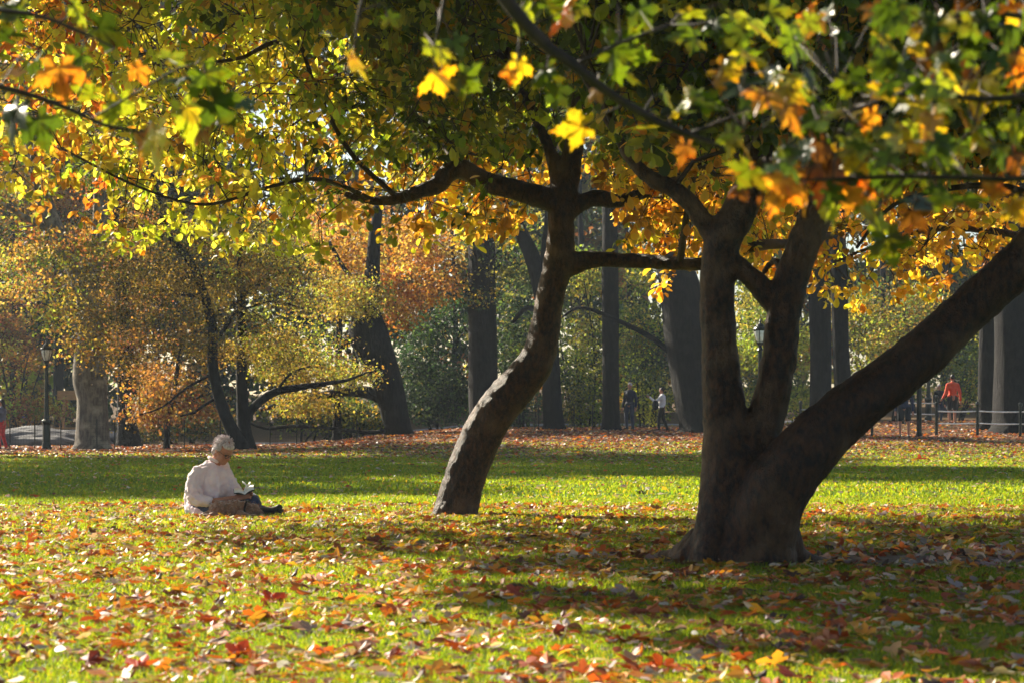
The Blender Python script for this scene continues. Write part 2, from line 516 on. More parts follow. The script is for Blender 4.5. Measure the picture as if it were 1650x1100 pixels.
# palmate leaf outlines
def palmate(lobes, teeth=True):
    """fan of lobes round the stalk point; returns verts, faces, radius 0..1 per vertex"""
    out = []
    for k, (ang, ln, w) in enumerate(lobes):
        a = math.radians(ang)
        def p(t, s):
            return (math.cos(a) * t * ln - math.sin(a) * s * w, math.sin(a) * t * ln + math.cos(a) * s * w)
        if teeth:
            out += [p(.5, -.55), p(.62, -1.0), p(.7, -.55), p(.85, -.62), p(.84, -.26), p(1.12, 0), p(.84, .26), p(.85, .62), p(.7, .55), p(.62, 1.0), p(.5, .55)]
        else:
            out += [p(.5, -.6), p(.68, -.9), p(1, 0), p(.68, .9), p(.5, .6)]
        if k < len(lobes) - 1:
            b = math.radians((ang + lobes[k + 1][0]) / 2); out.append((math.cos(b) * .4, math.sin(b) * .4))
    out = [(-.02, -.12)] + out + [(-.02, .12)]
    O = np.array(out); n = len(O)
    if teeth:
        V = np.vstack([[(0, 0)], O * .5, O])
        F_ = [(0, i + 1, i + 2) for i in range(n - 1)] + [(0, n, 1)]
        for i in range(n):
            k = (i + 1) % n
            F_.append((1 + i, 1 + n + i, 1 + n + k, 1 + k))
    else:
        V = np.vstack([[(0, 0)], O]); F_ = [(0, i + 1, i + 2) for i in range(n - 1)] + [(0, n, 1)]
    r = np.linalg.norm(V, axis=1)
    th = np.arctan2(V[:, 1], V[:, 0])
    z = -0.22 * r ** 2 + 0.13 * np.abs(V[:, 1]) + 0.07 * np.sin(th * 5 + 1) * r + .05 * np.sin(V[:, 0] * 6)
    vein = np.zeros(len(V))
    for ang, ln, w in lobes: vein = np.maximum(vein, np.exp(-((th - math.radians(ang)) / .09) ** 2))
    vein[0] = 1
    return np.c_[V, z], F_, r / r.max() - 1e-3 * 0 + 0 * vein
MAPLE, MAPLE_F, MAPLE_R = palmate([(-124, .52, .18), (-60, .84, .28), (0, 1.0, .31), (60, .84, .28), (124, .52, .18)])
MAPS, MAPS_F, MAPS_R = palmate([(-120, .52, .18), (-58, .85, .27), (0, 1.0, .3), (58, .85, .27), (120, .52, .18)], False)
MAPS = MAPS.copy(); MAPS[:, 0] -= .2

def pick(pal, w, n, rng, jit=0.18):
    pal = lin(np.array(pal)); w = np.array(w, float); w /= w.sum()
    c = pal[rng.choice(len(pal), n, p=w)]
    c = c * (1 + jit * rng.normal(size=(n, 1))) * (1 + 0.08 * rng.normal(size=(n, 3)))
    return np.clip(c, 0.004, 0.95)

def trace(pts, D):
    out = []
    for p in pts:
        d = D + (p[3] if len(p) > 3 else 0)
        q = at(p[0], p[1], d)
        out.append((*q, p[2] / 2 / F * d))
    return np.array(out)

def lumpy(P, seed, lump=0.05, sides=28, step=0.05):
    return tube(catmull(P, step), sides, lump, seed)

# ------------------------------------------------------------------ the two near magnolia-like trees
def near_tree(name, label, D, limbs, base_px, seconds, bnd, crown, n_cl, seed, palf, voxel, clear=(), thin=1.0):
    """limbs: traced strokes merged into one trunk; seconds: list of hand-set branches (world curves);
    crown: function(rng, n) -> candidate cluster centres in world space; bnd: underside of the crown (px -> py)"""
    rng = np.random.default_rng(seed)
    loc = ground_at(base_px, D)
    t = empty(name, tuple(loc), label, 'tree')
    T = [lumpy(trace(L, D) - [*loc, 0], seed + i) for i, L in enumerate(limbs)]
    T = [(V, F_) for V, F_ in T]
    tr = blend('trunk', [], [], voxel, M_BARK, t, 3, 0.03 , 0.12, tubes=T)
    # branches that carry the crown
    curves = [trace(s, D) for s in seconds]
    limbpts = np.vstack([catmull(trace(L, D), 0.2) for L in limbs[1:]] + [catmull(c, 0.2) for c in curves])
    limbpts = limbpts[limbpts[:, 2] > 2.4] if (limbpts[:, 2] > 2.4).sum() > 5 else limbpts
    cand = crown(rng, n_cl * 4)
    cand = cand[rng.permutation(len(cand))]
    px = 825 + cand[:, 0] / cand[:, 1] * F; py = HY - (cand[:, 2] - H) / cand[:, 1] * F
    edge = np.interp(px, [b[0] for b in bnd], [b[1] for b in bnd]) + 14 * np.sin(px * .043 + seed) + 9 * np.sin(px * .11)
    depth_in = (edge - py)
    keep = (depth_in > 0) & (rng.random(len(px)) < 0.6 + 0.4 * sm(depth_in / 70))
    keep &= rng.random(len(px)) < np.where((px < 600) & (cand[:, 2] < 5.5), thin, 1.0)
    for (a0, b0, a1, b1) in clear:
        keep &= ~((px > a0) & (px < a1) & (py > b0) & (py < b1) & (cand[:, 1] < D + .3) & (rng.random(len(px)) < .9))
    cand = cand[keep][:n_cl]
    n = len(cand)
    # secondary branches
    ns = 60
    tips = cand[rng.choice(n, ns, replace=False)]
    g = Geo()
    nodes_ = [limbpts[:, :3]]
    for c in curves:
        V, F_ = tube(catmull(c, 0.12), 10, 0.06, seed); g.add(V - loc, F_)
    for i in range(ns):
        d = np.linalg.norm(limbpts[:, :3] - tips[i], axis=1)
        j = rng.choice(np.argsort(d)[:12])
        a = limbpts[j]; b = tips[i]
        Lh = np.linalg.norm(b - a[:3])
        m1 = a[:3] * .66 + b * .34 + rng.normal(size=3) * Lh * .09 + [0, 0, Lh * .1]
        m2 = a[:3] * .3 + b * .7 + rng.normal(size=3) * Lh * .09 + [0, 0, Lh * .06]
        r0 = min(a[3] * .5, .014 + .012 * Lh)
        P = catmull([(*a[:3], r0), (*m1, r0 * .8), (*m2, r0 * .55), (*b, .006)], 0.15)
        V, F_ = tube(P, 6); g.add(V - loc, F_)
        nodes_.append(P[:, :3])
    nod = np.vstack(nodes_)
    # twig to every cluster
    for i in range(n):
        d = ((nod - cand[i]) ** 2).sum(1)
        k = np.argmin(d)
        if d[k] > 2.2: 
            nod = np.vstack([nod, cand[i]]); continue
        a = nod[k]; b = cand[i]; L_ = np.sqrt(d[k])
        m1 = (a + b) / 2 + rng.normal(size=3) * L_ * .12 + [0, 0, L_ * .12]
        V, F_ = tube(np.array([(*a, .006), (*m1, .005), (*b, .0035)]), 3, caps=False); g.add(V - loc, F_)
        if i % 3 == 0: nod = np.vstack([nod, m1])
    link('twigs', g.mesh(), M_TWIG, t, world=False)
    # leaf rosettes
    per = rng.integers(8, 17, n)
    ci = np.repeat(np.arange(n), per); N_ = len(ci)
    az = rng.uniform(0, 2 * math.pi, N_)
    el = rng.normal(-0.55, 0.5, N_)
    dr = np.c_[np.cos(az) * np.cos(el), np.sin(az) * np.cos(el), np.sin(el)]
    P = cand[ci] + rng.normal(size=(N_, 3)) * .055 - loc
    ln = rng.uniform(.075, .135, N_)
    Rm = frames(N_, dr, rng.normal(0, .6, N_), rng)
    cc = palf(cand, rng)[ci]
    cc = cc * (1 + .2 * rng.normal(size=(N_, 1)))
    swap = rng.random(N_) < .25
    cc[swap] = palf(cand[ci[swap]], rng)
    sc = np.c_[ln, ln * rng.uniform(1.0, 1.45, N_), ln * rng.uniform(.4, 2.2, N_)]
    tipc = OVAL_C.copy()
    v = scatter(OVAL, OVAL_F, P, Rm, sc, np.clip(cc, .01, .9), tipc)
    link('crown', join([v]), M_LEAF, t, world=False)
    return t

def crown_pts(c, r, px0, px1):
    def f(rng, n):
        q = rng.normal(size=(n, 3)); q /= np.linalg.norm(q, axis=1)[:, None]
        q *= rng.random((n, 1)) ** .42
        p = np.array(c) + q * np.array(r)
        px = 825 + p[:, 0] / np.maximum(p[:, 1], 1) * F
        k = (p[:, 1] > 9) & (px > px0) & (px < px1)
        # leave openings between sprays so the light comes through in pieces
        hole = np.sin(p[:, 0] * 2.3 + p[:, 2] * 1.7) + np.sin(p[:, 1] * 1.9 - p[:, 2] * 2.6 + 1) + np.sin(p[:, 0] * 1.1 - p[:, 1] * 2.2 + 2)
        k &= (hole < 1.1) 
        return p[k]
    return f

YG = [(160, 172, 56), (194, 194, 74), (214, 202, 88), (128, 148, 50), (212, 184, 76), (196, 138, 62)]
GOLD = [(210, 174, 62), (208, 152, 56), (186, 132, 52), (184, 178, 58), (150, 106, 48), (222, 190, 92)]
GREEN = [(102, 118, 38), (132, 142, 46), (80, 96, 34), (164, 160, 58), (172, 138, 52), (64, 80, 36)]  # darker set for crown interiors, their shade put into the leaf colour

def pal_two(p, rng):
    px = 825 + p[:, 0] / p[:, 1] * F; py = HY - (p[:, 2] - H) / p[:, 1] * F
    a = pick(YG, [3, 4, 3, 2, 1.2, .5], len(p), rng)
    b = pick(GREEN, [3, 3, 2, 2, 1.5, 1], len(p), rng)
    c = pick(GOLD, [3, 3, 2, 2, 1, 2], len(p), rng)
    o = pick([(200, 120, 50), (206, 150, 60), (170, 90, 44)], [2, 2, 1], len(p), rng)
    u = rng.random(len(p))
    f = sm((px - 420) / 260)
    r = np.where((u < f)[:, None], b, a)
    gold = ((px > 560) & (py > 255) & (rng.random(len(p)) < .85)) | ((px < 560) & (py > 180) & (rng.random(len(p)) < .14))
    r = np.where(gold[:, None], c, r)
    r = np.where(((px < 200) & (rng.random(len(p)) < .3))[:, None], o, r)
    return r

def pal_three(p, rng):
    px = 825 + p[:, 0] / p[:, 1] * F; py = HY - (p[:, 2] - H) / p[:, 1] * F
    b = pick(GREEN, [3, 3, 3, 2, 1, 2], len(p), rng)
    c = pick(GOLD, [3, 3, 2, 2, 1.5, 2], len(p), rng)
    u = rng.random(len(p)) < .15 + .8 * sm((py - 170) / 160)
    return np.where(u[:, None], c, b)

D2, D3 = 24.2, 16.1
def crown_two(rng, n):
    parts = [((-1.2, 24.4, 5.0), (6.6, 4.2, 2.9), .42), ((-4.1, 21.4, 6.7), (4.0, 5.0, 1.3), .38), ((-1.5, 26.0, 7.3), (3.6, 3.4, 1.3), .2), ((-1.0, 21.0, 5.6), (3.4, 2.6, 1.3), .12)]  # high lobes above the view, shaped to shade the lawn and crown centre
    return np.vstack([crown_pts(c, r, -1600, 1250)(rng, int(n * w * 1.6)) for c, r, w in parts])[rng.permutation(0) if False else slice(None)]
BND2 = [(-400, 330), (0, 325), (60, 300), (120, 350), (210, 405), (300, 400), (330, 395), (400, 400), (455, 440), (500, 415), (545, 350), (590, 380), (640, 375),
        (700, 400), (745, 385), (800, 370), (870, 345), (900, 290), (960, 290), (1010, 430), (1050, 480), (1130, 500), (1150, 480), (1300, 470), (1500, 400), (1900, 380)]
tree2 = near_tree('curved_tree', 'curved slender brown tree leaning right out of the sunlit grass, crown of yellow-green leaves', D2,
    [[(733, 850, 96), (734, 833, 80), (737, 815, 72), (745, 785, 69), (758, 745, 68), (777, 700, 67), (800, 660, 66), (830, 624, 63), (858, 592, 60), (874, 552, 51), (882, 505, 46), (889, 470, 45), (897, 437, 46), (903, 404, 46), (904, 370, 42), (905, 335, 42), (910, 305, 43), (918, 275, 36), (925, 230, 30), (930, 150, 22)],
     [(908, 335, 46), (885, 322, 38), (850, 312, 35), (815, 302, 33), (785, 294, 31), (765, 284, 30), (742, 272, 32), (722, 279, 31), (706, 298, 28), (680, 308, 23), (640, 320, 20), (600, 324, 14), (555, 313, 10)],
     [(910, 345, 34), (930, 332, 28), (950, 321, 27), (972, 321, 28), (996, 325, 22), (1030, 314, 19), (1070, 302, 17), (1095, 280, 16), (1120, 240, 13), (1150, 190, 10)],
     [(902, 428, 44), (925, 425, 36), (950, 418, 28), (985, 419, 25), (1040, 422, 24), (1095, 425, 23, -.2), (1160, 425, 22, -.3), (1200, 402, 18, -.5), (1240, 394, 18, -.5), (1285, 392, 15, -.4), (1340, 380, 10)],
     [(900, 300, 26), (890, 255, 22), (868, 200, 18), (830, 120, 14), (800, 0, 10)]],
    733,
    [[(742, 274, 14), (720, 240, 12, .5), (690, 205, 10, 1), (620, 160, 8, 1)],
     [(640, 319, 9), (560, 240, 8, -.5), (500, 120, 7, -1), (480, 66, 8, -1), (430, 72, 8, -1), (395, 92, 7, -1), (350, 100, 5, -1)],
     [(600, 322, 8), (520, 290, 7, -1), (440, 300, 6, -1.5), (330, 330, 5, -2), (220, 300, 4, -2), (100, 240, 4, -2)],
     [(820, 100, 10), (600, -80, 12, -.5), (350, -120, 10, -1), (100, -60, 8, -1), (-150, 60, 6, -1)],
     [(830, 120, 10), (760, -100, 9, 1), (560, -250, 8, 1)]],
    BND2, crown_two, 14600, 11, pal_two, 0.02, [(600, 245, 960, 345), (860, 200, 960, 300)], .62)

BND3 = [(800, -60), (950, 60), (1020, 250), (1060, 260), (1110, 250), (1180, 200), (1240, 300), (1290, 440), (1330, 480), (1380, 500), (1430, 480), (1500, 450), (1560, 420), (1620, 520), (1700, 540), (2200, 520)]
tree3 = near_tree('many_stemmed_tree', 'large dark tree with three thick stems rising from one flared base beside bare earth', D3,
    [[(1196, 930, 175), (1192, 912, 160), (1190, 885, 138), (1185, 850, 118), (1180, 800, 104), (1175, 740, 88), (1170, 690, 74), (1166, 640, 66), (1160, 572, 60), (1157, 504, 56), (1156, 437, 56), (1166, 385, 60), (1188, 345, 58), (1212, 290, 54), (1222, 230, 46), (1218, 150, 36), (1205, 60, 28), (1200, -60, 20)],
     [(1160, 400, 44), (1140, 365, 34), (1118, 335, 30), (1085, 305, 29), (1050, 288, 26), (1015, 255, 20), (985, 200, 16), (940, 120, 12)],
     [(1205, 800, 84), (1218, 730, 72), (1230, 680, 64), (1243, 640, 60), (1252, 600, 58), (1259, 560, 56), (1263, 504, 56), (1275, 450, 54), (1290, 405, 52), (1307, 365, 52), (1328, 320, 46), (1345, 260, 38), (1352, 170, 28), (1370, 60, 20)],
     [(1165, 415, 30), (1190, 428, 32), (1212, 450, 34), (1232, 470, 36), (1250, 492, 40)],
     [(1216, 925, 128, -.1), (1222, 870, 118, -.13), (1238, 812, 110, -.2), (1264, 766, 104, -.24), (1308, 715, 97, -.22), (1362, 665, 88, -.18), (1434, 613, 82, -.12), (1496, 562, 79, -.08), (1548, 511, 77), (1602, 461, 74), (1652, 413, 72), (1712, 345, 64), (1780, 255, 52), (1840, 150, 36)],
     [(1176, 800, 60, 0), (1150, 860, 66, -.03), (1112, 898, 44, -.06), (1072, 918, 22, -.08)],
     [(1172, 690, 50, 0), (1158, 790, 58, -.04), (1148, 860, 58, -.12), (1132, 925, 58, -.19)],
     [(1192, 690, 56, 0), (1200, 780, 64, -.08), (1190, 850, 60, -.17), (1182, 925, 58, -.26)],
     [(1300, 715, 60, 0), (1262, 780, 60, -.09), (1240, 860, 60, -.17), (1234, 925, 60, -.25)],
     [(1270, 800, 44, 0), (1260, 870, 46, -.08), (1262, 925, 48, -.13)],
     [(1262, 850, 50, 0), (1285, 893, 34, .03), (1320, 905, 18, .1), (1360, 908, 9, .2)],
     [(1130, 870, 50, .15), (1092, 895, 34, .3), (1050, 900, 16, .5)],
     [(1230, 440, 10, .3), (1248, 420, 11, .2), (1262, 445, 14), (1262, 470, 18)]],
    1185,
    [[(1330, 310, 18), (1420, 250, 14, .4), (1500, 180, 12, .8), (1640, 90, 9, 1)],
     [(1218, 150, 16), (1120, 60, 13, .6), (1020, -60, 10, 1)],
     [(1700, 360, 20), (1650, 310, 14, .3), (1560, 300, 10, .5), (1440, 330, 7, .6), (1380, 400, 5, .6)],
     [(1770, 270, 18), (1740, 160, 14, -.3), (1600, 60, 10, -.5)],
     [(1205, 60, 14), (1350, -80, 12, -.6), (1550, -120, 10, -1)]],
    BND3, crown_pts((1.7, 16.6, 4.5), (3.9, 3.2, 2.0), 640, 2250), 9000, 23, pal_three, 0.016, [(1010, 230, 1260, 420), (1230, 250, 1400, 420)])

# a third crown reaches into the gap between the two, hanging gold sprays behind the big tree
BND4 = [(980, 300), (1010, 400), (1055, 500), (1080, 510), (1120, 500), (1160, 430), (1230, 440), (1290, 470), (1330, 495), (1400, 500), (1470, 480), (1560, 500), (1620, 515), (2000, 500)]
tree4 = near_tree('slender_tree', 'slender tree at the right edge with golden sprays hanging behind the big stems', 27.0,
    [[(1790, 812, 60), (1792, 770, 40), (1790, 700, 34), (1786, 600, 30), (1780, 500, 26), (1765, 400, 22), (1740, 300, 16), (1700, 200, 10)],
     [(1772, 430, 16), (1640, 380, 13), (1500, 370, 10), (1400, 400, 7), (1330, 430, 5)],
     [(1766, 400, 14), (1600, 300, 12), (1400, 260, 10), (1250, 300, 8), (1110, 400, 6), (1080, 440, 4)]],
    1790, [[(1400, 260, 8), (1300, 330, 6, .5), (1240, 390, 4, .5)]],
    BND4, crown_pts((3.6, 27.3, 3.7), (3.6, 2.6, 1.5), 985, 2000), 900, 37,
    lambda p, rng: pick(GOLD, [4, 3, 2, 2, 1, 2], len(p), rng), 0.02)

# ------------------------------------------------------------------ maple branches hanging close to the camera
def maple_branch(label, D, stems, leaves, seed, extra=()):
    rng = np.random.default_rng(seed)
    p0 = at(stems[0][0][0], stems[0][0][1], D)
    t = empty('maple_branch', tuple(p0), label, 'branch')
    g = Geo()
    nod = []
    for s in stems:
        P = catmull(trace(s, D), .04)
        V, F_ = tube(P, 8, .08, seed); g.add(V - p0, F_)
        nod.append(P[:, :3])
    nod = np.vstack(nod)
    L = list(leaves)
    for (x0, y0, x1, y1, n, pal) in extra:
        for _ in range(n):
            L.append((rng.uniform(x0, x1), rng.uniform(y0, y1), rng.uniform(50, 86), rng.uniform(-160, -20), pal[rng.integers(len(pal))], rng.uniform(-.6, .6)))
    PAL = dict(g=(84, 106, 26), y=(180, 164, 40), o=(182, 130, 44), l=(136, 150, 40), d=(56, 76, 24), r=(124, 80, 34), k=(90, 58, 24))
    TIP = dict(g=(130, 140, 32), y=(220, 128, 38), o=(190, 92, 38), l=(180, 170, 48), d=(84, 86, 26), r=(136, 56, 26), k=(76, 42, 22))
    n = len(L)
    px = np.array([l[0] for l in L]); py = np.array([l[1] for l in L]); w = np.array([l[2] for l in L])
    ang = np.radians([l[3] for l in L]); dd = np.array([l[5] if len(l) > 5 else 0 for l in L])
    dist = D + dd
    P = np.stack([(px - 825) / F * dist, dist, H + (HY - py) / F * dist], 1)
    size = w / F * dist * (.68 if D > 6.5 else .62) * rng.uniform(.8, 1.12, n)
    # pointing direction in the picture plane, then tipped towards or away from the camera
    tip = rng.normal(0, .6, n)
    d = np.c_[np.cos(ang) * np.cos(tip), np.sin(tip), np.sin(ang) * np.cos(tip)]
    # face normal mostly towards the camera but swung about
    nrm = np.c_[rng.normal(0, .8, n), -np.ones(n), rng.normal(.9, 1.3, n)]
    nrm -= d * (nrm * d).sum(1)[:, None]; nrm /= np.linalg.norm(nrm, axis=1)[:, None]
    s = np.cross(nrm, d)
    Rm = np.stack([d, s, nrm], 2)
    c0 = np.array([lin(PAL[l[4]]) for l in L]) * (1 + .12 * rng.normal(size=(n, 1))); c1 = np.array([lin(TIP[l[4]]) for l in L])
    k = len(MAPLE)
    th_ = np.arctan2(MAPLE[:, 1], MAPLE[:, 0])
    t_ = sm((MAPLE_R - .3) / .7)[None, :, None] * rng.uniform(.1, 1, (n, 1, 1)) * (.55 + .45 * np.sin(th_[None, :, None] + rng.uniform(0, 6.3, (n, 1, 1))))
    blot = .5 + .5 * np.sin(MAPLE[None, :, 1, None] * rng.uniform(2, 7, (n, 1, 1)) + rng.uniform(0, 6, (n, 1, 1)))
    mixc = c0[:, None] * (1 - t_ * blot) + c1[:, None] * t_ * blot
    T = MAPLE - [0.0, 0, 0]
    bend = rng.uniform(-.6, 2.4, n)
    sc = np.c_[size, size * rng.uniform(.8, 1.05, n), size * bend]
    v = scatter(T, MAPLE_F, P - p0, Rm, sc, np.ones((n, 3)), mixc)
    link('leaves', join([v]), M_MAPLE, t, world=False)
    # leaf stalks
    for i in range(n):
        d2 = np.linalg.norm(nod - P[i], axis=1); j = np.argmin(d2)
        if d2[j] < .7:
            a, b = nod[j], P[i]
            m1 = (a + b) / 2 + [0, 0, .03] + rng.normal(size=3) * .02
            V, F_ = tube(np.array([(*a, .0022), (*m1, .0016), (*b, .0014)]), 4, caps=False); g.add(V - p0, F_)
    link('stem', g.mesh(True), M_TWIG, t, world=False)
    return t

maple_branch('near maple branch with green and orange leaves entering at the upper left edge', 6.6,
    [[(-260, 60, 14), (-120, 110, 12), (0, 140, 10), (60, 157, 9), (120, 180, 8), (170, 203, 7), (215, 212, 5), (232, 212, 3)],
     [(-200, -40, 12), (-40, 10, 9), (60, 25, 8), (120, 48, 6), (185, 78, 4)],
     [(60, 157, 4), (120, 165, 4), (140, 125, 3)],
     [(150, 190, 4), (220, 150, 4), (290, 110, 3), (340, 100, 3)]],
    [(120, 10, 110, -40, 'l', 0), (160, 45, 110, -30, 'd', .1), (95, 110, 90, -80, 'o', 0), (60, 95, 60, -110, 'd', .1), (30, 115, 60, 200, 'o', .1),
     (250, 215, 110, -90, 'y', -.1), (232, 225, 90, -120, 'o', 0), (60, 195, 100, -70, 'd', .1), (30, 175, 90, -110, 'd', 0), (330, 120, 100, -60, 'g', 0),
     (300, 130, 80, -20, 'd', .1), (345, 165, 95, -50, 'd', 0), (330, 200, 80, -90, 'o', .1), (360, 190, 70, -120, 'd', .1), (300, 175, 90, -70, 'l', .2),
     (190, 165, 80, -110, 'l', .1), (150, 150, 70, 170, 'l', .2), (15, 60, 90, 160, 'd', 0), (30, 25, 90, 150, 'g', .1), (220, 110, 60, -60, 'o', .3), (270, 95, 80, 30, 'l', .2),
     (10, 190, 70, -80, 'l', .2), (130, 90, 70, -150, 'g', .2), (-60, 120, 110, -80, 'g', 0), (-120, 60, 110, -100, 'o', 0), (385, 165, 60, -30, 'd', .2)], 3)

maple_branch('long dark maple bough slanting down across the upper middle with big green and yellow leaves', 6.2,
    [[(700, -190, 30), (770, -70, 26), (815, 0, 23), (850, 42, 21), (885, 78, 20), (925, 105, 18), (965, 138, 16), (1010, 168, 14), (1060, 197, 13), (1110, 217, 11), (1150, 232, 9), (1200, 262, 6)],
     [(600, -160, 12), (590, -40, 8), (575, 40, 5), (572, 80, 3)], [(740, -120, 12), (720, -20, 8), (708, 40, 5), (700, 75, 3)],
     [(925, 105, 7), (1000, 70, 6), (1080, 40, 5)], [(840, 30, 5), (836, 80, 4), (830, 125, 3)], [(1010, 168, 6), (960, 190, 3)],
     [(1110, 217, 8), (1180, 190, 6), (1260, 160, 5), (1350, 140, 4)]],
    [(568, 95, 80, -60, 'y', 0), (625, 28, 62, -50, 'g', 0), (700, 75, 95, -65, 'l', .1), (712, 125, 80, -70, 'y', 0), (705, 120, 100, -80, 'y', .1), (745, 125, 75, -30, 'g', .1),
     (730, 65, 62, -60, 'd', .2), (845, 18, 70, -30, 'l', .1), (830, 40, 60, -60, 'l', 0), (905, 30, 80, -55, 'o', .1), (880, 5, 90, -20, 'g', .2), (838, 100, 70, -95, 'y', .1), (822, 115, 45, -100, 'o', 0),
     (880, 115, 90, -80, 'g', 0), (895, 145, 60, -60, 'd', .1), (990, 80, 105, -20, 'g', .1), (1010, 120, 70, -50, 'l', .2), (980, 60, 60, 60, 'd', .2), (940, 205, 90, 190, 'y', 0),
     (960, 145, 60, -70, 'o', .1), (1040, 205, 80, -20, 'l', .1), (1090, 185, 70, 20, 'l', .1), (930, 5, 70, -100, 'g', .2), (1105, 235, 70, -100, 'r', .2), (1070, 150, 70, -60, 'g', .3),
     (1110, 20, 70, -20, 'l', 0), (1150, 40, 70, -90, 'd', .1), (1120, 60, 80, 180, 'g', .2), (1030, 15, 80, -60, 'd', .2), (1240, 20, 80, 10, 'g', .1), (1300, 20, 50, 80, 'o', .1), (1210, 35, 80, -40, 'l', .2),
     (640, -40, 100, -90, 'g', 0), (780, -60, 100, -60, 'l', 0), (960, -40, 110, -60, 'g', 0)], 5,
    [(1120, 60, 1300, 180, 12, 'gdly'), (1180, 0, 1420, 60, 8, 'gdlo')])

maple_branch('thick spray of mixed green, gold and rust maple leaves hanging over the upper right', 5.8,
    [[(1800, 270, 14), (1650, 288, 10), (1560, 287, 9), (1460, 285, 8), (1370, 288, 7), (1300, 290, 5), (1240, 284, 3)],
     [(1820, 120, 16), (1700, 150, 12), (1580, 160, 10), (1470, 150, 8), (1370, 180, 6), (1290, 200, 4), (1200, 210, 3)],
     [(1850, 0, 14), (1700, 30, 10), (1580, 20, 8), (1480, 40, 6)],
     [(1370, 180, 5), (1350, 240, 4), (1340, 300, 3)], [(1460, 285, 5), (1420, 330, 4), (1410, 360, 3)], [(1580, 160, 5), (1570, 200, 4), (1560, 220, 3)]],
    [(1140, 170, 80, 160, 'g', .1), (1120, 155, 80, 200, 'l', 0), (1190, 135, 90, -60, 'd', .1), (1250, 130, 80, 30, 'l', .1), (1260, 145, 70, -30, 'y', 0), (1215, 180, 90, -60, 'g', .1),
     (1180, 215, 80, -100, 'l', .2), (1200, 240, 70, -60, 'y', .1), (1265, 290, 95, -110, 'o', -.1), (1295, 310, 80, -70, 'o', 0), (1330, 270, 110, -100, 'r', .1), (1320, 230, 100, -80, 'k', .1),
     (1350, 180, 90, -40, 'y', .1), (1420, 145, 100, -20, 'l', 0), (1450, 120, 90, -10, 'g', .1), (1480, 170, 80, -30, 'y', .1), (1440, 210, 90, -120, 'l', -.1), (1400, 230, 90, 200, 'l', 0),
     (1370, 250, 80, -60, 'y', .1), (1500, 250, 90, -20, 'l', .1), (1480, 280, 70, -60, 'g', .2), (1430, 385, 110, -70, 'g', -.1), (1410, 345, 100, -90, 'l', 0), (1390, 320, 80, -60, 'g', .1),
     (1380, 300, 90, -100, 'o', .1), (1597, 312, 62, 60, 'o', 0), (1575, 215, 75, -60, 'y', 0), (1560, 205, 60, 120, 'o', .1), (1500, 95, 90, -100, 'r', .1), (1535, 110, 80, -90, 'k', .1),
     (1580, 130, 110, -100, 'y', .2), (1640, 90, 90, -90, 'o', .1), (1560, 30, 90, -40, 'k', .1), (1610, 40, 110, -60, 'd', .1), (1630, 250, 90, -70, 'r', 0), (1640, 190, 90, -100, 'l', 0),
     (1625, 150, 80, -60, 'g', .1), (1500, 330, 110, 170, 'd', .2), (1530, 320, 110, -10, 'd', .2), (1470, 340, 80, -60, 'r', .2), (1300, 180, 90, -60, 'g', .2), (1270, 235, 80, -80, 'd', .2),
     (1230, 290, 60, -80, 'k', .1), (1190, 300, 60, -70, 'r', .2), (1345, 340, 60, -100, 'l', .1), (1630, 330, 60, -60, 'y', .2)], 9,
    [(1180, 90, 1560, 320, 60, 'gdlyglddgo'), (1400, 0, 1660, 130, 24, 'dgkyg'), (1650, -40, 1850, 360, 34, 'dgkyo'), (1420, 0, 1660, 300, 20, 'dddg')])

# ------------------------------------------------------------------ trees behind the lawn
def clump_leaves(blobs, n, size, pal, w, rng, flat=0.5, n_cl=None, spread=0.5, gaps=True):
    """blobs rows (x,y,z,rx,ry,rz); returns leaf arrays; leaves gather in small sprays"""
    B = np.array(blobs, float)
    vol = (B[:, 3] * B[:, 4] * B[:, 5]) ** .7; vol /= vol.sum()
    n_cl = n_cl or max(20, n // 44)
    k = rng.choice(len(B), n_cl, p=vol)
    q = rng.normal(size=(n_cl, 3)); q /= np.linalg.norm(q, axis=1)[:, None]; q *= rng.random((n_cl, 1)) ** .4
    c = B[k, :3] + q * B[k, 3:]
    if gaps:
        hole = np.sin(c[:, 0] * 1.3 + c[:, 2] * 1.1) + np.sin(c[:, 1] * .9 - c[:, 2] * 1.6 + 1) + np.sin(c[:, 0] * .7 - c[:, 1] * 1.2 + 2)
        c = c[hole < 1.0]
    ci = rng.integers(0, len(c), n)
    P = c[ci] + rng.normal(size=(n, 3)) * [spread, spread, spread * flat]
    col = pick(pal, w, len(c), rng, .15)[ci] * (1 + .25 * rng.normal(size=(n, 1)))
    dr = rng.normal(size=(n, 3)) + [0, 0, -.4]
    Rm = frames(n, dr, rng.uniform(-1.4, 1.4, n), rng)
    ln = size * rng.uniform(.65, 1.35, n)
    return c, scatter(RHOMB, RHOMB_F, P, Rm, ln, np.clip(col, .008, .9))

OCHRE = [(142, 116, 50), (112, 96, 46), (176, 152, 72), (96, 92, 48), (138, 104, 54)]
RUST = [(158, 102, 56), (136, 84, 50), (170, 128, 64), (110, 76, 50), (172, 120, 64)]
YGRN = [(158, 166, 64), (118, 134, 54), (192, 184, 84), (84, 104, 48), (170, 148, 62)]
DKGRN = [(46, 66, 46), (60, 80, 50), (36, 52, 42), (84, 104, 60), (116, 120, 62)]
ORNG = [(188, 142, 66), (176, 116, 56), (200, 166, 88), (146, 94, 54), (160, 142, 70)]

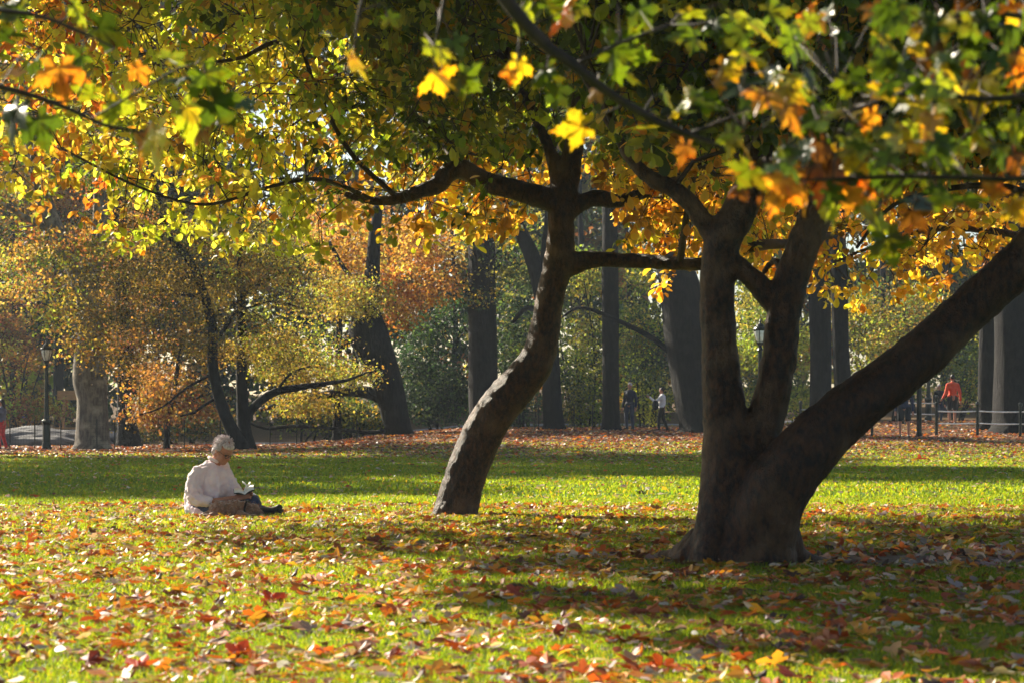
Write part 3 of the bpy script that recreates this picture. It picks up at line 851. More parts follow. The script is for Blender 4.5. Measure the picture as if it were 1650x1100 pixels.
def back_tree(label, D, trunk, limbs, blobs, n, pal, w, seed, size=.13, bark=None, name='park_tree', flat=.45, spread=.42, group='trees behind the lawn', sides=18, lump=.06):
    """trunk and limbs traced as (px,py,width[,dD]); blobs (px,py,rx_px,ry_px,depth_m[,dD])"""
    rng = np.random.default_rng(seed)
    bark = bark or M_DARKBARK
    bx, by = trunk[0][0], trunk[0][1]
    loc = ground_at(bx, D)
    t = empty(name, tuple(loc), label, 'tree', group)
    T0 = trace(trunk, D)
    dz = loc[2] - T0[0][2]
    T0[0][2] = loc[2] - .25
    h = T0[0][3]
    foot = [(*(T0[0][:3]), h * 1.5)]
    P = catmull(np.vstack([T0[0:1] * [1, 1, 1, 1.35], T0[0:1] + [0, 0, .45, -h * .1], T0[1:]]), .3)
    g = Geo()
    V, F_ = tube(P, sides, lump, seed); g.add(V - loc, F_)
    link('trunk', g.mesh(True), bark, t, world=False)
    g = Geo()
    lp = [P[P[:, 2] > loc[2] + 2.0][:, :4]]
    if not len(lp[0]): lp = [P[-2:]]
    for L_ in limbs:
        Q = catmull(trace(L_, D), .25)
        V, F_ = tube(Q, 8, .06, seed + 1); g.add(V - loc, F_); lp.append(Q)
    lp = np.vstack(lp)
    v = None
    if n:
        B = []
        for b in blobs:
            d = D + (b[5] if len(b) > 5 else 0)
            p = at(b[0], b[1], d)
            B.append((*p, b[2] / F * d, b[4], b[3] / F * d))
        c, v = clump_leaves(B, n, size, pal, w, rng, flat, spread=spread)
        # branches out to the sprays
        for i in rng.choice(len(c), min(70, len(c)), replace=False):
            d = ((lp[:, :3] - c[i]) ** 2).sum(1) + 2.0 * np.maximum(0, lp[:, 2] - c[i][2]) ** 2
            j = np.argmin(d); a = lp[j]; b = c[i]; L_ = np.linalg.norm(b - a[:3])
            if L_ > 9: continue
            m = (a[:3] + b) / 2 + rng.normal(size=3) * L_ * .1 + [0, 0, L_ * .08]
            r0 = min(a[3] * .6, .02 + .012 * L_)
            V, F_ = tube(catmull([(*a[:3], r0), (*m, r0 * .6), (*b, .008)], .5), 5); g.add(V - loc, F_)
            lp = np.vstack([lp, (*m, r0 * .6)])
    if g.n: link('branches', g.mesh(True), bark, t, world=False)
    if v is not None:
        link('crown', npmesh(v[0] - loc, v[1], v[2], v[3]), M_FARLEAF, t, world=False)
    return t

# left: the pale old tree, its hazy neighbour and a dark one
back_tree('thick pale grey trunk beside the left lamp post, swollen at the shoulder, leaning left above', 80,
    [(150, 721, 64), (150, 690, 54), (149, 640, 50), (146, 615, 58), (142, 585, 50), (146, 540, 44), (142, 490, 38), (133, 450, 36), (112, 415, 32), (92, 375, 28), (74, 330, 26), (60, 270, 22), (40, 180, 18), (20, 60, 12)],
    [[(142, 490, 34), (152, 440, 26), (160, 380, 24), (162, 300, 20), (170, 200, 14), (185, 80, 9)], [(133, 450, 22), (122, 470, 18), (118, 455, 12)], [(92, 375, 12), (40, 350, 9), (-10, 320, 6)]],
    [(60, 130, 150, 130, 5), (-40, 290, 110, 100, 4), (200, 220, 130, 110, 5), (130, 560, 45, 22, 2.0, -2), (110, 500, 60, 50, 2.5, -2), (20, 420, 70, 70, 3, 2), (130, 400, 70, 50, 3, -2)], 17000, YGRN + ORNG, [2, 2, 2, 1, 2, 1.5, 1, 1.5, 1, 1], 101, bark=M_GREYBARK)
back_tree('hazy straight trunk standing behind and left of the pale grey tree', 112,
    [(96, 712, 20), (95, 660, 17), (94, 600, 16), (96, 500, 15), (90, 380, 12), (96, 250, 9)], [],
    [(60, 420, 90, 70, 5), (120, 330, 90, 80, 5), (20, 300, 90, 80, 4), (10, 500, 70, 60, 3)], 12000, RUST + YGRN, [2, 1, 2, 1, 2, 1, 1, 1, 1, 1], 102)
back_tree('dark flared trunk with rust red sprays, just right of the pale grey tree', 88,
    [(207, 716, 46), (206, 690, 34), (204, 650, 30), (203, 600, 28), (200, 540, 24), (196, 470, 20), (190, 380, 16), (185, 260, 12)], [],
    [(245, 610, 45, 30, 3, 1), (205, 560, 60, 34, 3), (260, 665, 40, 18, 2, 1), (190, 480, 70, 60, 4), (180, 380, 80, 60, 4)], 8000, RUST + OCHRE, [3, 2, 3, 1, 3, 2, 2, 2, 1, 1], 103, size=.12)
# the double stemmed ochre tree in front
back_tree('ochre leaved tree with a leaning left stem, directly behind the seated reader', 76,
    [(388, 730, 26), (378, 700, 22), (362, 665, 20), (349, 625, 18), (342, 580, 17), (344, 540, 16), (336, 500, 15), (326, 465, 14), (312, 430, 14), (295, 405, 13), (278, 390, 12), (262, 350, 9), (240, 260, 6)],
    [[(330, 478, 9), (300, 475, 7), (268, 468, 6), (240, 470, 4)], [(318, 445, 7), (290, 450, 5), (262, 470, 4)], [(344, 555, 8), (362, 530, 7), (380, 500, 5)],
     [(349, 640, 5), (325, 655, 5), (314, 664, 4), (290, 670, 3)], [(345, 600, 5), (300, 625, 4), (262, 655, 3), (225, 668, 2)], [(326, 465, 6), (345, 440, 5), (372, 442, 4)]],
    [(200, 440, 95, 42, 3), (290, 480, 110, 55, 3), (250, 540, 105, 42, 3), (330, 420, 100, 40, 3), (210, 590, 45, 22, 2), (180, 500, 60, 40, 3), (300, 350, 110, 60, 3.5), (345, 560, 40, 30, 2)],
    19000, OCHRE, [3, 3, 2, 3, .6], 104, size=.085, flat=.3, spread=.42)
back_tree('straight dark trunk with a low bough rising right, behind the seated reader', 77.5,
    [(396, 728, 34), (394, 700, 24), (391, 660, 20), (389, 600, 18), (390, 540, 17), (388, 470, 15), (388, 400, 13), (386, 300, 10)],
    [[(392, 690, 14), (402, 665, 15), (420, 645, 14), (445, 630, 13), (480, 624, 11), (520, 618, 8), (560, 612, 5), (590, 600, 3), (612, 596, 1.5)], [(390, 478, 8), (405, 462, 8), (425, 455, 7), (450, 440, 5), (470, 442, 4)], [(389, 500, 5), (440, 486, 4), (490, 498, 3)],
     [(445, 630, 5), (470, 600, 4), (500, 590, 3)]],
    [(430, 440, 90, 50, 3), (460, 520, 70, 45, 3), (480, 585, 60, 26, 2.5), (430, 560, 50, 30, 2.5), (400, 380, 100, 50, 3.5)],
    14000, OCHRE + YGRN, [2, 2, 3, 1, 1, 2, 1, 2, 1, 1], 105, size=.095, flat=.35, spread=.42)
back_tree('low rust orange tree with drooping sprays between the dark flared trunk and the reader', 83,
    [(268, 716, 12), (270, 690, 9), (276, 650, 8), (285, 600, 7), (292, 540, 6)], [[(272, 690, 4), (240, 676, 3), (215, 672, 2)], [(276, 650, 4), (320, 640, 3), (350, 628, 2)]],
    [(280, 610, 62, 32, 2.5), (245, 650, 28, 18, 2), (310, 650, 40, 22, 2), (250, 672, 40, 12, 1.5), (330, 590, 40, 34, 2)], 4200, RUST + OCHRE, [3, 2, 3, 1, 2, 2, 2, 1, 1, 1], 106, size=.13)
back_tree('massive dark leaning tree with an arching low limb, left of the broad column', 88,
    [(644, 700, 44), (637, 670, 43), (629, 635, 46), (618, 600, 50), (602, 562, 60), (592, 528, 62), (594, 492, 40), (600, 440, 26), (604, 380, 20), (612, 320, 14)],
    [[(628, 650, 22), (606, 636, 22), (580, 630, 20), (545, 632, 15), (500, 640, 11), (460, 648, 8), (420, 660, 6)],
     [(604, 540, 26), (585, 548, 26), (566, 545, 20), (548, 560, 10)], [(600, 470, 10), (560, 440, 8), (530, 390, 6)], [(625, 620, 10), (570, 606, 9), (520, 612, 7)],
     [(638, 690, 9), (604, 696, 7), (570, 694, 6), (520, 688, 5), (470, 686, 6), (430, 690, 5), (400, 680, 4)]],
    [(470, 590, 60, 26, 2.5, -2), (570, 480, 70, 34, 3, -2), (520, 550, 40, 26, 2.5, -3), (560, 606, 34, 16, 2, -3), (490, 650, 50, 16, 2)],
    14000, OCHRE + YGRN, [2, 1, 3, 1, 1, 3, 1, 3, 1, 2], 107, size=.11)
back_tree('bright orange and gold crowned tree above the massive leaning one', 97,
    [(560, 700, 16), (566, 640, 14), (575, 560, 13), (590, 480, 11), (610, 400, 9)], [[(590, 480, 7), (640, 430, 5), (680, 400, 4)]],
    [(620, 440, 75, 55, 3.5, -6), (570, 400, 80, 50, 3.5, -6), (670, 400, 70, 50, 3.5, -5), (650, 500, 40, 36, 3, -6), (540, 350, 90, 60, 4), (700, 460, 40, 24, 2, -6)], 13000, ORNG, [3, 3, 2, 1, 1], 108, size=.15)
# middle: tall straight trunks
back_tree('broad straight column of a trunk left of the curved tree', 92,
    [(782, 694, 56), (780, 650, 48), (779, 560, 45), (777, 480, 44), (776, 400, 44), (775, 300, 42), (775, 150, 38), (775, -50, 30)], [],
    [(790, 480, 45, 16, 1.5, -2), (720, 100, 150, 120, 5), (850, 60, 150, 100, 5)], 5000, YGRN + DKGRN, [2, 1, 2, 1, 1, 1, 1, 1, 1, 1], 109)
back_tree('forked dark trunk showing just right of the curved tree, its top leaning left', 90,
    [(893, 692, 38), (890, 650, 32), (888, 600, 30), (884, 540, 30), (874, 470, 30), (860, 420, 26), (842, 380, 22), (820, 330, 18), (800, 260, 14)],
    [[(872, 470, 24), (882, 400, 20), (888, 330, 17), (890, 230, 14)], [(886, 510, 10), (850, 496, 9), (826, 520, 6)]],
    [(850, 430, 60, 50, 3, 2), (800, 330, 80, 60, 3, 2), (860, 540, 40, 30, 2, 2)], 6500, DKGRN + YGRN, [3, 2, 1, 2, 2, 1, 1, 1, 1, 0], 110)
back_tree('straight medium trunk between the curved tree and the pair of walkers', 89,
    [(984, 692, 36), (984, 650, 29), (984, 580, 27), (984, 500, 27), (983, 420, 26), (982, 300, 24), (980, 100, 20)], [],
    [(980, 80, 170, 130, 5)], 6000, YGRN + DKGRN, [1, 1, 1, 1, 1, 1, 1, 1, 1, 1], 111)
back_tree('huge dark trunk with a bough reaching left, behind the woman in the white top', 84,
    [(1130, 698, 82), (1126, 660, 74), (1118, 600, 76), (1108, 540, 76), (1100, 480, 70), (1088, 430, 60), (1074, 360, 50), (1062, 200, 40), (1050, 0, 30)],
    [[(1104, 590, 14), (1078, 566, 11), (1056, 548, 9), (1020, 528, 8), (985, 512, 7), (955, 500, 6), (930, 496, 5), (905, 512, 3)]],
    [(1050, 100, 180, 140, 5), (1180, 40, 160, 120, 5)], 9000, YGRN + DKGRN, [1, 1, 1, 1, 1, 1, 1, 1, 1, 1], 112)
# right: twin trunks and the wide pair at the edge
back_tree('left one of the twin dark trunks seen above the thick leaning stem', 80,
    [(1323, 712, 46), (1322, 640, 36), (1322, 560, 35), (1321, 480, 36), (1320, 380, 34), (1316, 200, 28)], [],
    [(1300, 150, 170, 120, 5), (1420, 60, 150, 120, 5)], 7000, YGRN + OCHRE, [1, 1, 1, 1, 1, 1, 1, 1, 1, 1], 113)
back_tree('right one of the twin dark trunks, slimmer and leaning a little', 81,
    [(1364, 712, 34), (1359, 640, 29), (1355, 560, 27), (1353, 480, 27), (1350, 380, 26), (1346, 200, 20)], [],
    [(1400, 130, 150, 110, 4)], 4500, YGRN + OCHRE, [1, 1, 1, 1, 1, 1, 1, 1, 1, 1], 114)
back_tree('dark trunk behind the rail fence near the right edge', 86,
    [(1594, 688, 44), (1593, 640, 34), (1592, 560, 30), (1592, 480, 30), (1592, 300, 28), (1590, 100, 22)], [],
    [(1570, 200, 150, 120, 4)], 4500, DKGRN + OCHRE, [1, 1, 1, 1, 1, 1, 1, 1, 1, 1], 115)
back_tree('very wide dark trunk at the right edge behind the fence', 84,
    [(1634, 690, 84), (1632, 640, 66), (1632, 560, 60), (1632, 480, 60), (1632, 300, 56), (1632, 100, 44)], [],
    [(1680, 160, 190, 150, 4)], 5000, DKGRN + OCHRE, [1, 1, 1, 1, 1, 1, 1, 1, 1, 1], 116)

# leafy understorey, each bush or small tree its own
def bush(label, px, D, blobs, n, pal, w, seed, size=.14, name='bush', cat='bush', stems=5, spread=.34):
    rng = np.random.default_rng(seed)
    loc = ground_at(px, D)
    t = empty(name, tuple(loc), label, cat, 'bushes and small trees behind the lawn')
    B = []
    for b in blobs:
        d = D + (b[5] if len(b) > 5 else 0)
        B.append((*at(b[0], b[1], d), b[2] / F * d, b[4], b[3] / F * d))
    c, v = clump_leaves(B, n, size, pal, w, rng, .7, spread=spread)
    link('foliage', npmesh(v[0] - loc, v[1], v[2], v[3]), M_FARLEAF, t, world=False)
    g = Geo()
    for i in range(stems):
        q = c[rng.integers(len(c))] - loc
        s = rng.normal(0, .3, 2)
        V, F_ = tube(catmull([(s[0], s[1], -.2, .05), (q[0] * .4 + s[0], q[1] * .4, q[2] * .5, .04), (*q, .015)], .4), 6); g.add(V, F_)
    link('stems', g.mesh(True), M_DARKBARK, t, world=False)
    return t

bush('dark bluish green bush between the massive leaning tree and the broad column', 700, 98, [(700, 600, 62, 85, 3), (700, 520, 50, 40, 3), (660, 620, 36, 60, 2), (735, 640, 34, 50, 2)], 11000, DKGRN, [3, 2, 3, 1, .3], 201)
bush('dark rounded bush low behind the foot of the curved tree', 835, 96, [(830, 560, 40, 60, 3), (830, 640, 40, 46, 3), (850, 480, 40, 50, 3)], 7000, DKGRN, [2, 3, 2, 2, 1], 202)
bush('sunlit yellow green small tree seen right of the curved trunk', 940, 100, [(935, 600, 42, 60, 3), (935, 530, 40, 40, 3), (935, 660, 36, 26, 2), (930, 450, 44, 44, 3)], 9500, YGRN + DKGRN, [3, 3, 2, 2, 1, 1, 1, 1, 1, 1], 203, name='small_tree', cat='small tree')
bush('sunlit yellow green small tree behind the pair of walkers', 1040, 103, [(1035, 600, 42, 60, 3), (1030, 520, 40, 44, 3), (1040, 650, 42, 36, 2), (1030, 440, 36, 50, 3)], 9500, YGRN + DKGRN, [3, 3, 2, 2, 1, 1, 1, 1, 1, 1], 204, name='small_tree', cat='small tree')
bush('bright yellow green bush seen between the upright stems of the big tree', 1215, 96, [(1215, 560, 34, 60, 3), (1215, 640, 34, 40, 3), (1225, 480, 40, 50, 3), (1290, 560, 22, 70, 2), (1290, 650, 24, 30, 2)], 9500, YGRN, [4, 3, 3, 2, 1], 205)
bush('green and gold small tree seen above the thick leaning stem', 1420, 100, [(1420, 560, 60, 44, 3), (1400, 500, 60, 44, 3), (1480, 500, 50, 44, 3)], 7500, YGRN + OCHRE, [2, 2, 2, 2, 1, 1, 1, 1, 1, 1], 206, name='small_tree', cat='small tree')
bush('green small tree behind the man in the orange top', 1540, 106, [(1545, 560, 50, 50, 3), (1500, 610, 40, 30, 2), (1560, 620, 30, 40, 2)], 7000, DKGRN + YGRN, [2, 2, 1, 2, 2, 2, 1, 1, 1, 1], 207, name='small_tree', cat='small tree')
bush('yellow green shrub along the fence between the dark bough and the leaning tree', 500, 96, [(470, 670, 60, 22, 2), (540, 665, 50, 28, 2), (600, 670, 40, 26, 2)], 7000, YGRN + DKGRN, [2, 2, 1, 2, 1, 1, 2, 1, 1, 1], 208)
bush('pink and orange leaved hazy shrub at the far left behind the lamp post', 30, 104, [(20, 590, 60, 40, 3), (50, 660, 50, 24, 2), (0, 540, 50, 30, 2)], 6500, RUST + YGRN, [1, 1, 3, 1, 3, 1, 1, 2, 1, 1], 209)
bush('brownish shrub at the fence behind the rust sprays', 300, 97, [(300, 680, 70, 18, 2), (250, 690, 40, 12, 1.5)], 4500, OCHRE + DKGRN, [1, 2, 1, 1, 1, 1, 1, 1, 1, 1], 210)

# the deep woods beyond, one mass
def deep_woods():
    rng = np.random.default_rng(300)
    B = []
    for i in range(440):
        d = rng.uniform(138, 185)
        px = rng.uniform(-900, 2500)
        z = rng.uniform(0, 38)
        x = (px - 825) / F * d
        B.append((x, d, float(gz(x, d)) + z, rng.uniform(3, 5.5), rng.uniform(2, 4), rng.uniform(2, 4)))
    for i in range(60):
        d = rng.uniform(140, 170); px = rng.uniform(-150, 330); z = rng.uniform(10, 27); x = (px - 825) / F * d
        B.append((x, d, float(gz(x, d)) + z, 4.5, 3, 3))
    pal = OCHRE[:3] + RUST[:3] + YGRN[:4] + DKGRN
    c, v = clump_leaves(B, 380000, .58, pal, [1, 1, 1, .8, .5, 1, 1.5, 1.5, 1, 1.5, 3, 3, 2, 2, 1], rng, .7, n_cl=6500, spread=.9, gaps=False)
    o = link('distant_woods', npmesh(*v), M_FARLEAF)
    tag(o, 'hazy mixed autumn woods filling the gaps far behind the park trees', 'woods', kind='stuff')
deep_woods()
for i, (px, D, w_, top) in enumerate([(20, 128, 12, 300), (250, 125, 10, 300), (470, 124, 12, 300), (690, 126, 14, 250), (730, 120, 9, 350), (935, 124, 12, 250), (1010, 122, 9, 300), (1230, 124, 10, 300), (1420, 122, 12, 300), (1470, 126, 9, 350), (1520, 124, 12, 250), (543, 90, 13, 480), (40, 118, 8, 400)]):
    lab = ['left end of the hazy woods', 'gap right of the dark flared trunk', 'gap above the arching low limb', 'dark bushes left of the broad column', 'space just left of the broad column', 'sunlit tree right of the curved trunk',
           'space above the pair of walkers', 'gap between the big tree\'s upright stems', 'space above the thick leaning stem', 'gap above the rail fence', 'space above the man in orange', 'yellow green shrub at the fence', 'hazy pink shrub at far left'][i]
    back_tree('thin far trunk in the ' + lab, D, [(px, 700, w_ * 1.3), (px, 640, w_), (px + 4, 500, w_ * .85), (px - 3, top, w_ * .6)], [[(px + 3, 560, w_ * .4), (px + 26, 520, w_ * .3), (px + 50, 500, w_ * .2)]] , [], 0, None, None, 320 + i, name='slim_tree', sides=8, group='slim trunks far back')

# woodland outside the frame on the sunny side: its crowns throw the long bands of shade on the lawn
OAKS = [(-27.5, 66, 17, 6), (-30, 81, 20, 6.5), (-21.3, 71, 20, 6.5), (-23.5, 86, 22, 5.5), (-17.5, 72, 23.5, 6), (-24, 54, 15, 5)]
OAKL = ['tall oak left of the lawn, second nearest', 'tall oak left of the lawn behind the second nearest one', 'tall oak left of the lawn with a high round crown', 'tall oak left of the lawn just outside the wire fence', 'very tall oak closest to the lawn edge on the left', 'lowest oak nearest the reader on the left']
for i, (x, y, z, r) in enumerate(OAKS):
    rng = np.random.default_rng(400 + i)
    loc = np.array([x, y, float(gz(x, y))])
    t = empty('shade_tree', tuple(loc), OAKL[i], 'tree', 'oaks left of the lawn')
    g = Geo(); V, F_ = tube(catmull([(0, 0, -.3, .5), (0, 0, .6, .4), (.2, 0, 6, .34), (0, .3, z, .16)], .4), 12, .06, i); g.add(V, F_)
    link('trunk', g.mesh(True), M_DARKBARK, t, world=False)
    c, v = clump_leaves([(0, 0, z, r, r, r * .62)], 11000, .32, YGRN + DKGRN, [1] * 10, rng, .6, spread=.6)
    link('crown', npmesh(*v), M_FARLEAF, t, world=False)
    g = Geo()
    for k in range(24):
        q = c[rng.integers(len(c))]
        V, F_ = tube(catmull([(0, .1, z * .7 + rng.uniform(-1, 2), .1), (q[0] * .5, q[1] * .5, q[2] * .6 + z * .32, .07), (*q, .02)], .6), 5); g.add(V, F_)
    link('branches', g.mesh(True), M_DARKBARK, t, world=False)

# ------------------------------------------------------------------ lamps, fences, rock, playground frame
M_IRON = mat('black_iron', (28, 32, 30), 0.35, 0.6, spec=.5, bump=.001, bscale=60)
M_GLASS = mat('milky_glass', (225, 225, 215), 0.15, spec=.6)
M_WIRE = mat('dark_wire', (30, 34, 32), .9, spec=.1)
M_RAIL = mat('steel_rail', (225, 222, 215), 0.4, 0.3, bump=.001)

def lamp_post(px, D, label, s=1.0):
    loc = ground_at(px, D)
    t = empty('lamp_post', tuple(loc), label, 'lamp post', 'old style park lamp posts')
    V, F_ = lathe([(.17, -.1), (.17, .06), (.145, .1), (.14, .2), (.12, .26), (.115, .8), (.13, .86), (.15, .9), (.145, .95), (.09, 1.0), (.075, 1.1), (.062, 1.9), (.055, 2.6), (.06, 2.66), (.085, 2.7), (.06, 2.74), (.05, 2.8), (.09, 2.86), (.11, 2.9)], 16)
    # flutes on the base and shaft
    V = V.copy(); a = np.arctan2(V[:, 1], V[:, 0]); V[:, :2] *= (1 + .05 * np.cos(8 * a))[:, None]
    g = Geo(); g.add(V * s, F_); link('pole', g.mesh(), M_IRON, t, world=False)
    V, F_ = lathe([(.07, 2.9), (.1, 2.96), (.14, 3.06), (.165, 3.17), (.16, 3.25), (.12, 3.28)], 20)
    g = Geo(); g.add(V * s, F_); link('globe', g.mesh(True), M_GLASS, t, world=False)
    g = Geo()
    for k in range(6):
        a = k * math.pi / 3 + .3
        P = [(math.cos(a) * r, math.sin(a) * r, z, .011) for r, z in [(.085, 2.88), (.12, 2.96), (.155, 3.06), (.182, 3.18), (.175, 3.27)]]
        V, F_ = tube(P, 5); g.add(V * s, F_)
    link('ribs', g.mesh(), M_IRON, t, world=False)
    V, F_ = lathe([(.19, 3.24), (.2, 3.28), (.17, 3.33), (.12, 3.36), (.1, 3.41), (.05, 3.44), (.03, 3.48), (.035, 3.51), (.01, 3.56)], 16)
    g = Geo(); g.add(V * s, F_); link('cap', g.mesh(), M_IRON, t, world=False)
    return t
lamp_post(75, 78.7, 'black iron lamp post with glass globe at the left, by the wire fence')
lamp_post(1225, 71, 'black lamp post seen between two stems of the big tree', 1.04)
lamp_post(1496, 96, 'lamp post base showing under the thick leaning stem, behind the rail fence')

loc = ground_at(1481, 79)
t = empty('post', tuple(loc), 'dark square post beside the bare legged walker under the leaning stem', 'post')
V, F_ = lathe([(.085, -.1), (.085, 1.9), (.07, 1.95), (.03, 2.0)], 8)
g = Geo(); g.add(V, F_); link('shaft', g.mesh(), M_IRON, t, world=False)
g = Geo(); g.add(*lathe([(.11, -.1), (.11, .1), (.09, .14)], 8)); link('foot', g.mesh(), M_IRON, t, world=False)

# right: rail fence, posts with two bright rails
def rail_fence(pts, label, hts=(.42, .82), post_r=.05, ph=1.07, rail=M_RAIL, rr=.022, mesh=False, sag=.0):
    W_ = [ground_at(px, D) for px, D in pts]
    loc = W_[0]
    t = empty('fence', tuple(loc), label, 'fence')
    for q in W_:
        g = Geo()
        V, F_ = lathe([(post_r, -.15), (post_r, ph - .06), (post_r * 1.5, ph - .04), (post_r * 1.4, ph + .02), (.01, ph + .07)] if not mesh else [(post_r, -.15), (post_r, ph), (.004, ph + .02)], 8)
        g.add(V + q - loc, F_); link('fence_post', g.mesh(), M_IRON, t, world=False)
    for a, b in zip(W_[:-1], W_[1:]):
        if not mesh:
            for h in hts:
                g = Geo()
                m = (a + b) / 2
                V, F_ = tube(catmull([(a[0], a[1], a[2] + h, rr), (m[0], m[1], m[2] + h - sag, rr), (b[0], b[1], b[2] + h, rr)], .3), 8)
                g.add(V - loc, F_); link('rail', g.mesh(True), rail, t, world=False)
        else:
            g = Geo()
            L_ = np.linalg.norm((b - a)[:2]); n = int(L_ / .09)
            for k in range(1, n):
                q = a + (b - a) * k / n - loc; s_ = .0022
                g.add([(q[0] - s_, q[1], q[2]), (q[0] + s_, q[1], q[2]), (q[0] + s_, q[1] + s_, q[2] + ph * .96), (q[0] - s_, q[1] + s_, q[2] + ph * .96)], [(0, 1, 2, 3)])
            for k in range(8):
                h = .06 + k * ph * .9 / 7; V, F_ = tube(np.array([(*(a - loc + [0, 0, h]), .0025), (*(b - loc + [0, 0, h]), .0025)]), 4)
                g.add(V, F_)
            link('wire_mesh', g.mesh(), M_WIRE, t, world=False)
    return t
rail_fence([(1509, 80), (1575, 80), (1644, 80), (1712, 80)], 'fence with two shiny rails between black posts at the right edge', sag=.02)
rail_fence([(1290, 84), (1346, 83), (1405, 80)], 'piece of rail fence glimpsed low between the big tree stems')
rail_fence([(1455, 88), (1509, 88)], 'far piece of two rail fence behind the bare legged walker')
rail_fence([(-70, 79), (-22, 79.5), (16, 80), (56, 80), (98, 80.5), (156, 79), (185, 79), (265, 82), (297, 82), (355, 82)], 'low black wire mesh fence on thin stakes, left side of the lawn', post_r=.022, ph=1.0, mesh=True)
rail_fence([(435, 84), (478, 84), (530, 85), (575, 85.5), (620, 86)], 'thin stake fence behind the ochre tree, middle left', post_r=.02, ph=.95, mesh=True)
rail_fence([(835, 88), (862, 88), (868, 88.3), (925, 89), (955, 89)], 'thin stakes of wire fence right of the curved tree', post_r=.022, ph=.95, mesh=True)

M_ROCK = mat('grey_schist', (84, 84, 90), 0.85, rgb2=(122, 120, 120), scale=1.2, bump=.05, bscale=3)
def rock(px, D, s, label, seed):
    loc = ground_at(px, D)
    t = bpy.data.objects.new('tmp', None)
    rng = np.random.default_rng(seed)
    V, F_ = ico(3) if False else (None, None)
    bm = bmesh.new(); bmesh.ops.create_icosphere(bm, subdivisions=4, radius=1)
    V = np.array([v.co[:] for v in bm.verts]); F_ = [tuple(v.index for v in f.verts) for f in bm.faces]; bm.free()
    d = 1 + .16 * wob(V[:, 0] * 2 + seed, V[:, 2] * 2 + V[:, 1]) + .05 * wob(V[:, 0] * 7, V[:, 1] * 6 + V[:, 2] * 5)
    V = V * d[:, None] * s
    g = Geo(); g.add(V, F_)
    o = link('boulder', g.mesh(), M_ROCK); o.location = loc
    bpy.data.objects.remove(t)
    tag(o, label, 'boulder')
rock(45, 92, (2.8, 1.6, .75), 'low grey rock outcrop behind the fence left of the lamp post', 1)
rock(108, 96, (1.8, 1.4, .6), 'grey rock outcrop between the lamp post and the pale grey tree', 2)
rock(185, 98, (1.4, 1.2, .55), 'grey rock outcrop right of the pale grey tree', 5)

M_WOOD = mat('pale_timber', (190, 140, 90), 0.7, rgb2=(210, 160, 105), scale=4, stretch=(1, 1, 6))
loc = ground_at(118, 110)
t = empty('timber_frame', tuple(loc), 'pale timber a-frame stand seen through the haze behind the pale grey tree', 'timber frame')
g = Geo(); g.add(*box((0, 0, 2.05), (1.4, .3, .42))); link('crossbeam', g.mesh(), M_WOOD, t, world=False)
for sx in (-1, 1):
    for sy in (-1, 1):
        g = Geo(); V, F_ = tube(np.array([(sx * .35, sy * .05, 2.0, .05), (sx * .6 , sy * .5, 0, .05)]), 6); g.add(V, F_); link('leg', g.mesh(), M_WOOD, t, world=False)
g = Geo(); g.add(*box((0, 0, .55), (1.6, .8, .08))); link('shelf', g.mesh(), M_WOOD, t, world=False)

# ------------------------------------------------------------------ people
M_SKIN = mat('skin', (174, 118, 94), 0.5, rgb2=(188, 130, 104), scale=30, spec=.4)
M_GREYHAIR = mat('grey_hair', (232, 220, 224), 0.45, rgb2=(160, 146, 146), scale=40, bump=.006, bscale=110)
M_DARKHAIR = mat('dark_hair', (30, 24, 22), 0.5, bump=.004, bscale=80)
M_SHOE = mat('black_leather', (18, 18, 20), 0.5)
def cloth(name, rgb, rgb2=None): return mat(name, rgb, 0.85, rgb2=rgb2, scale=9, bump=.004, bscale=220, sheen=.2)

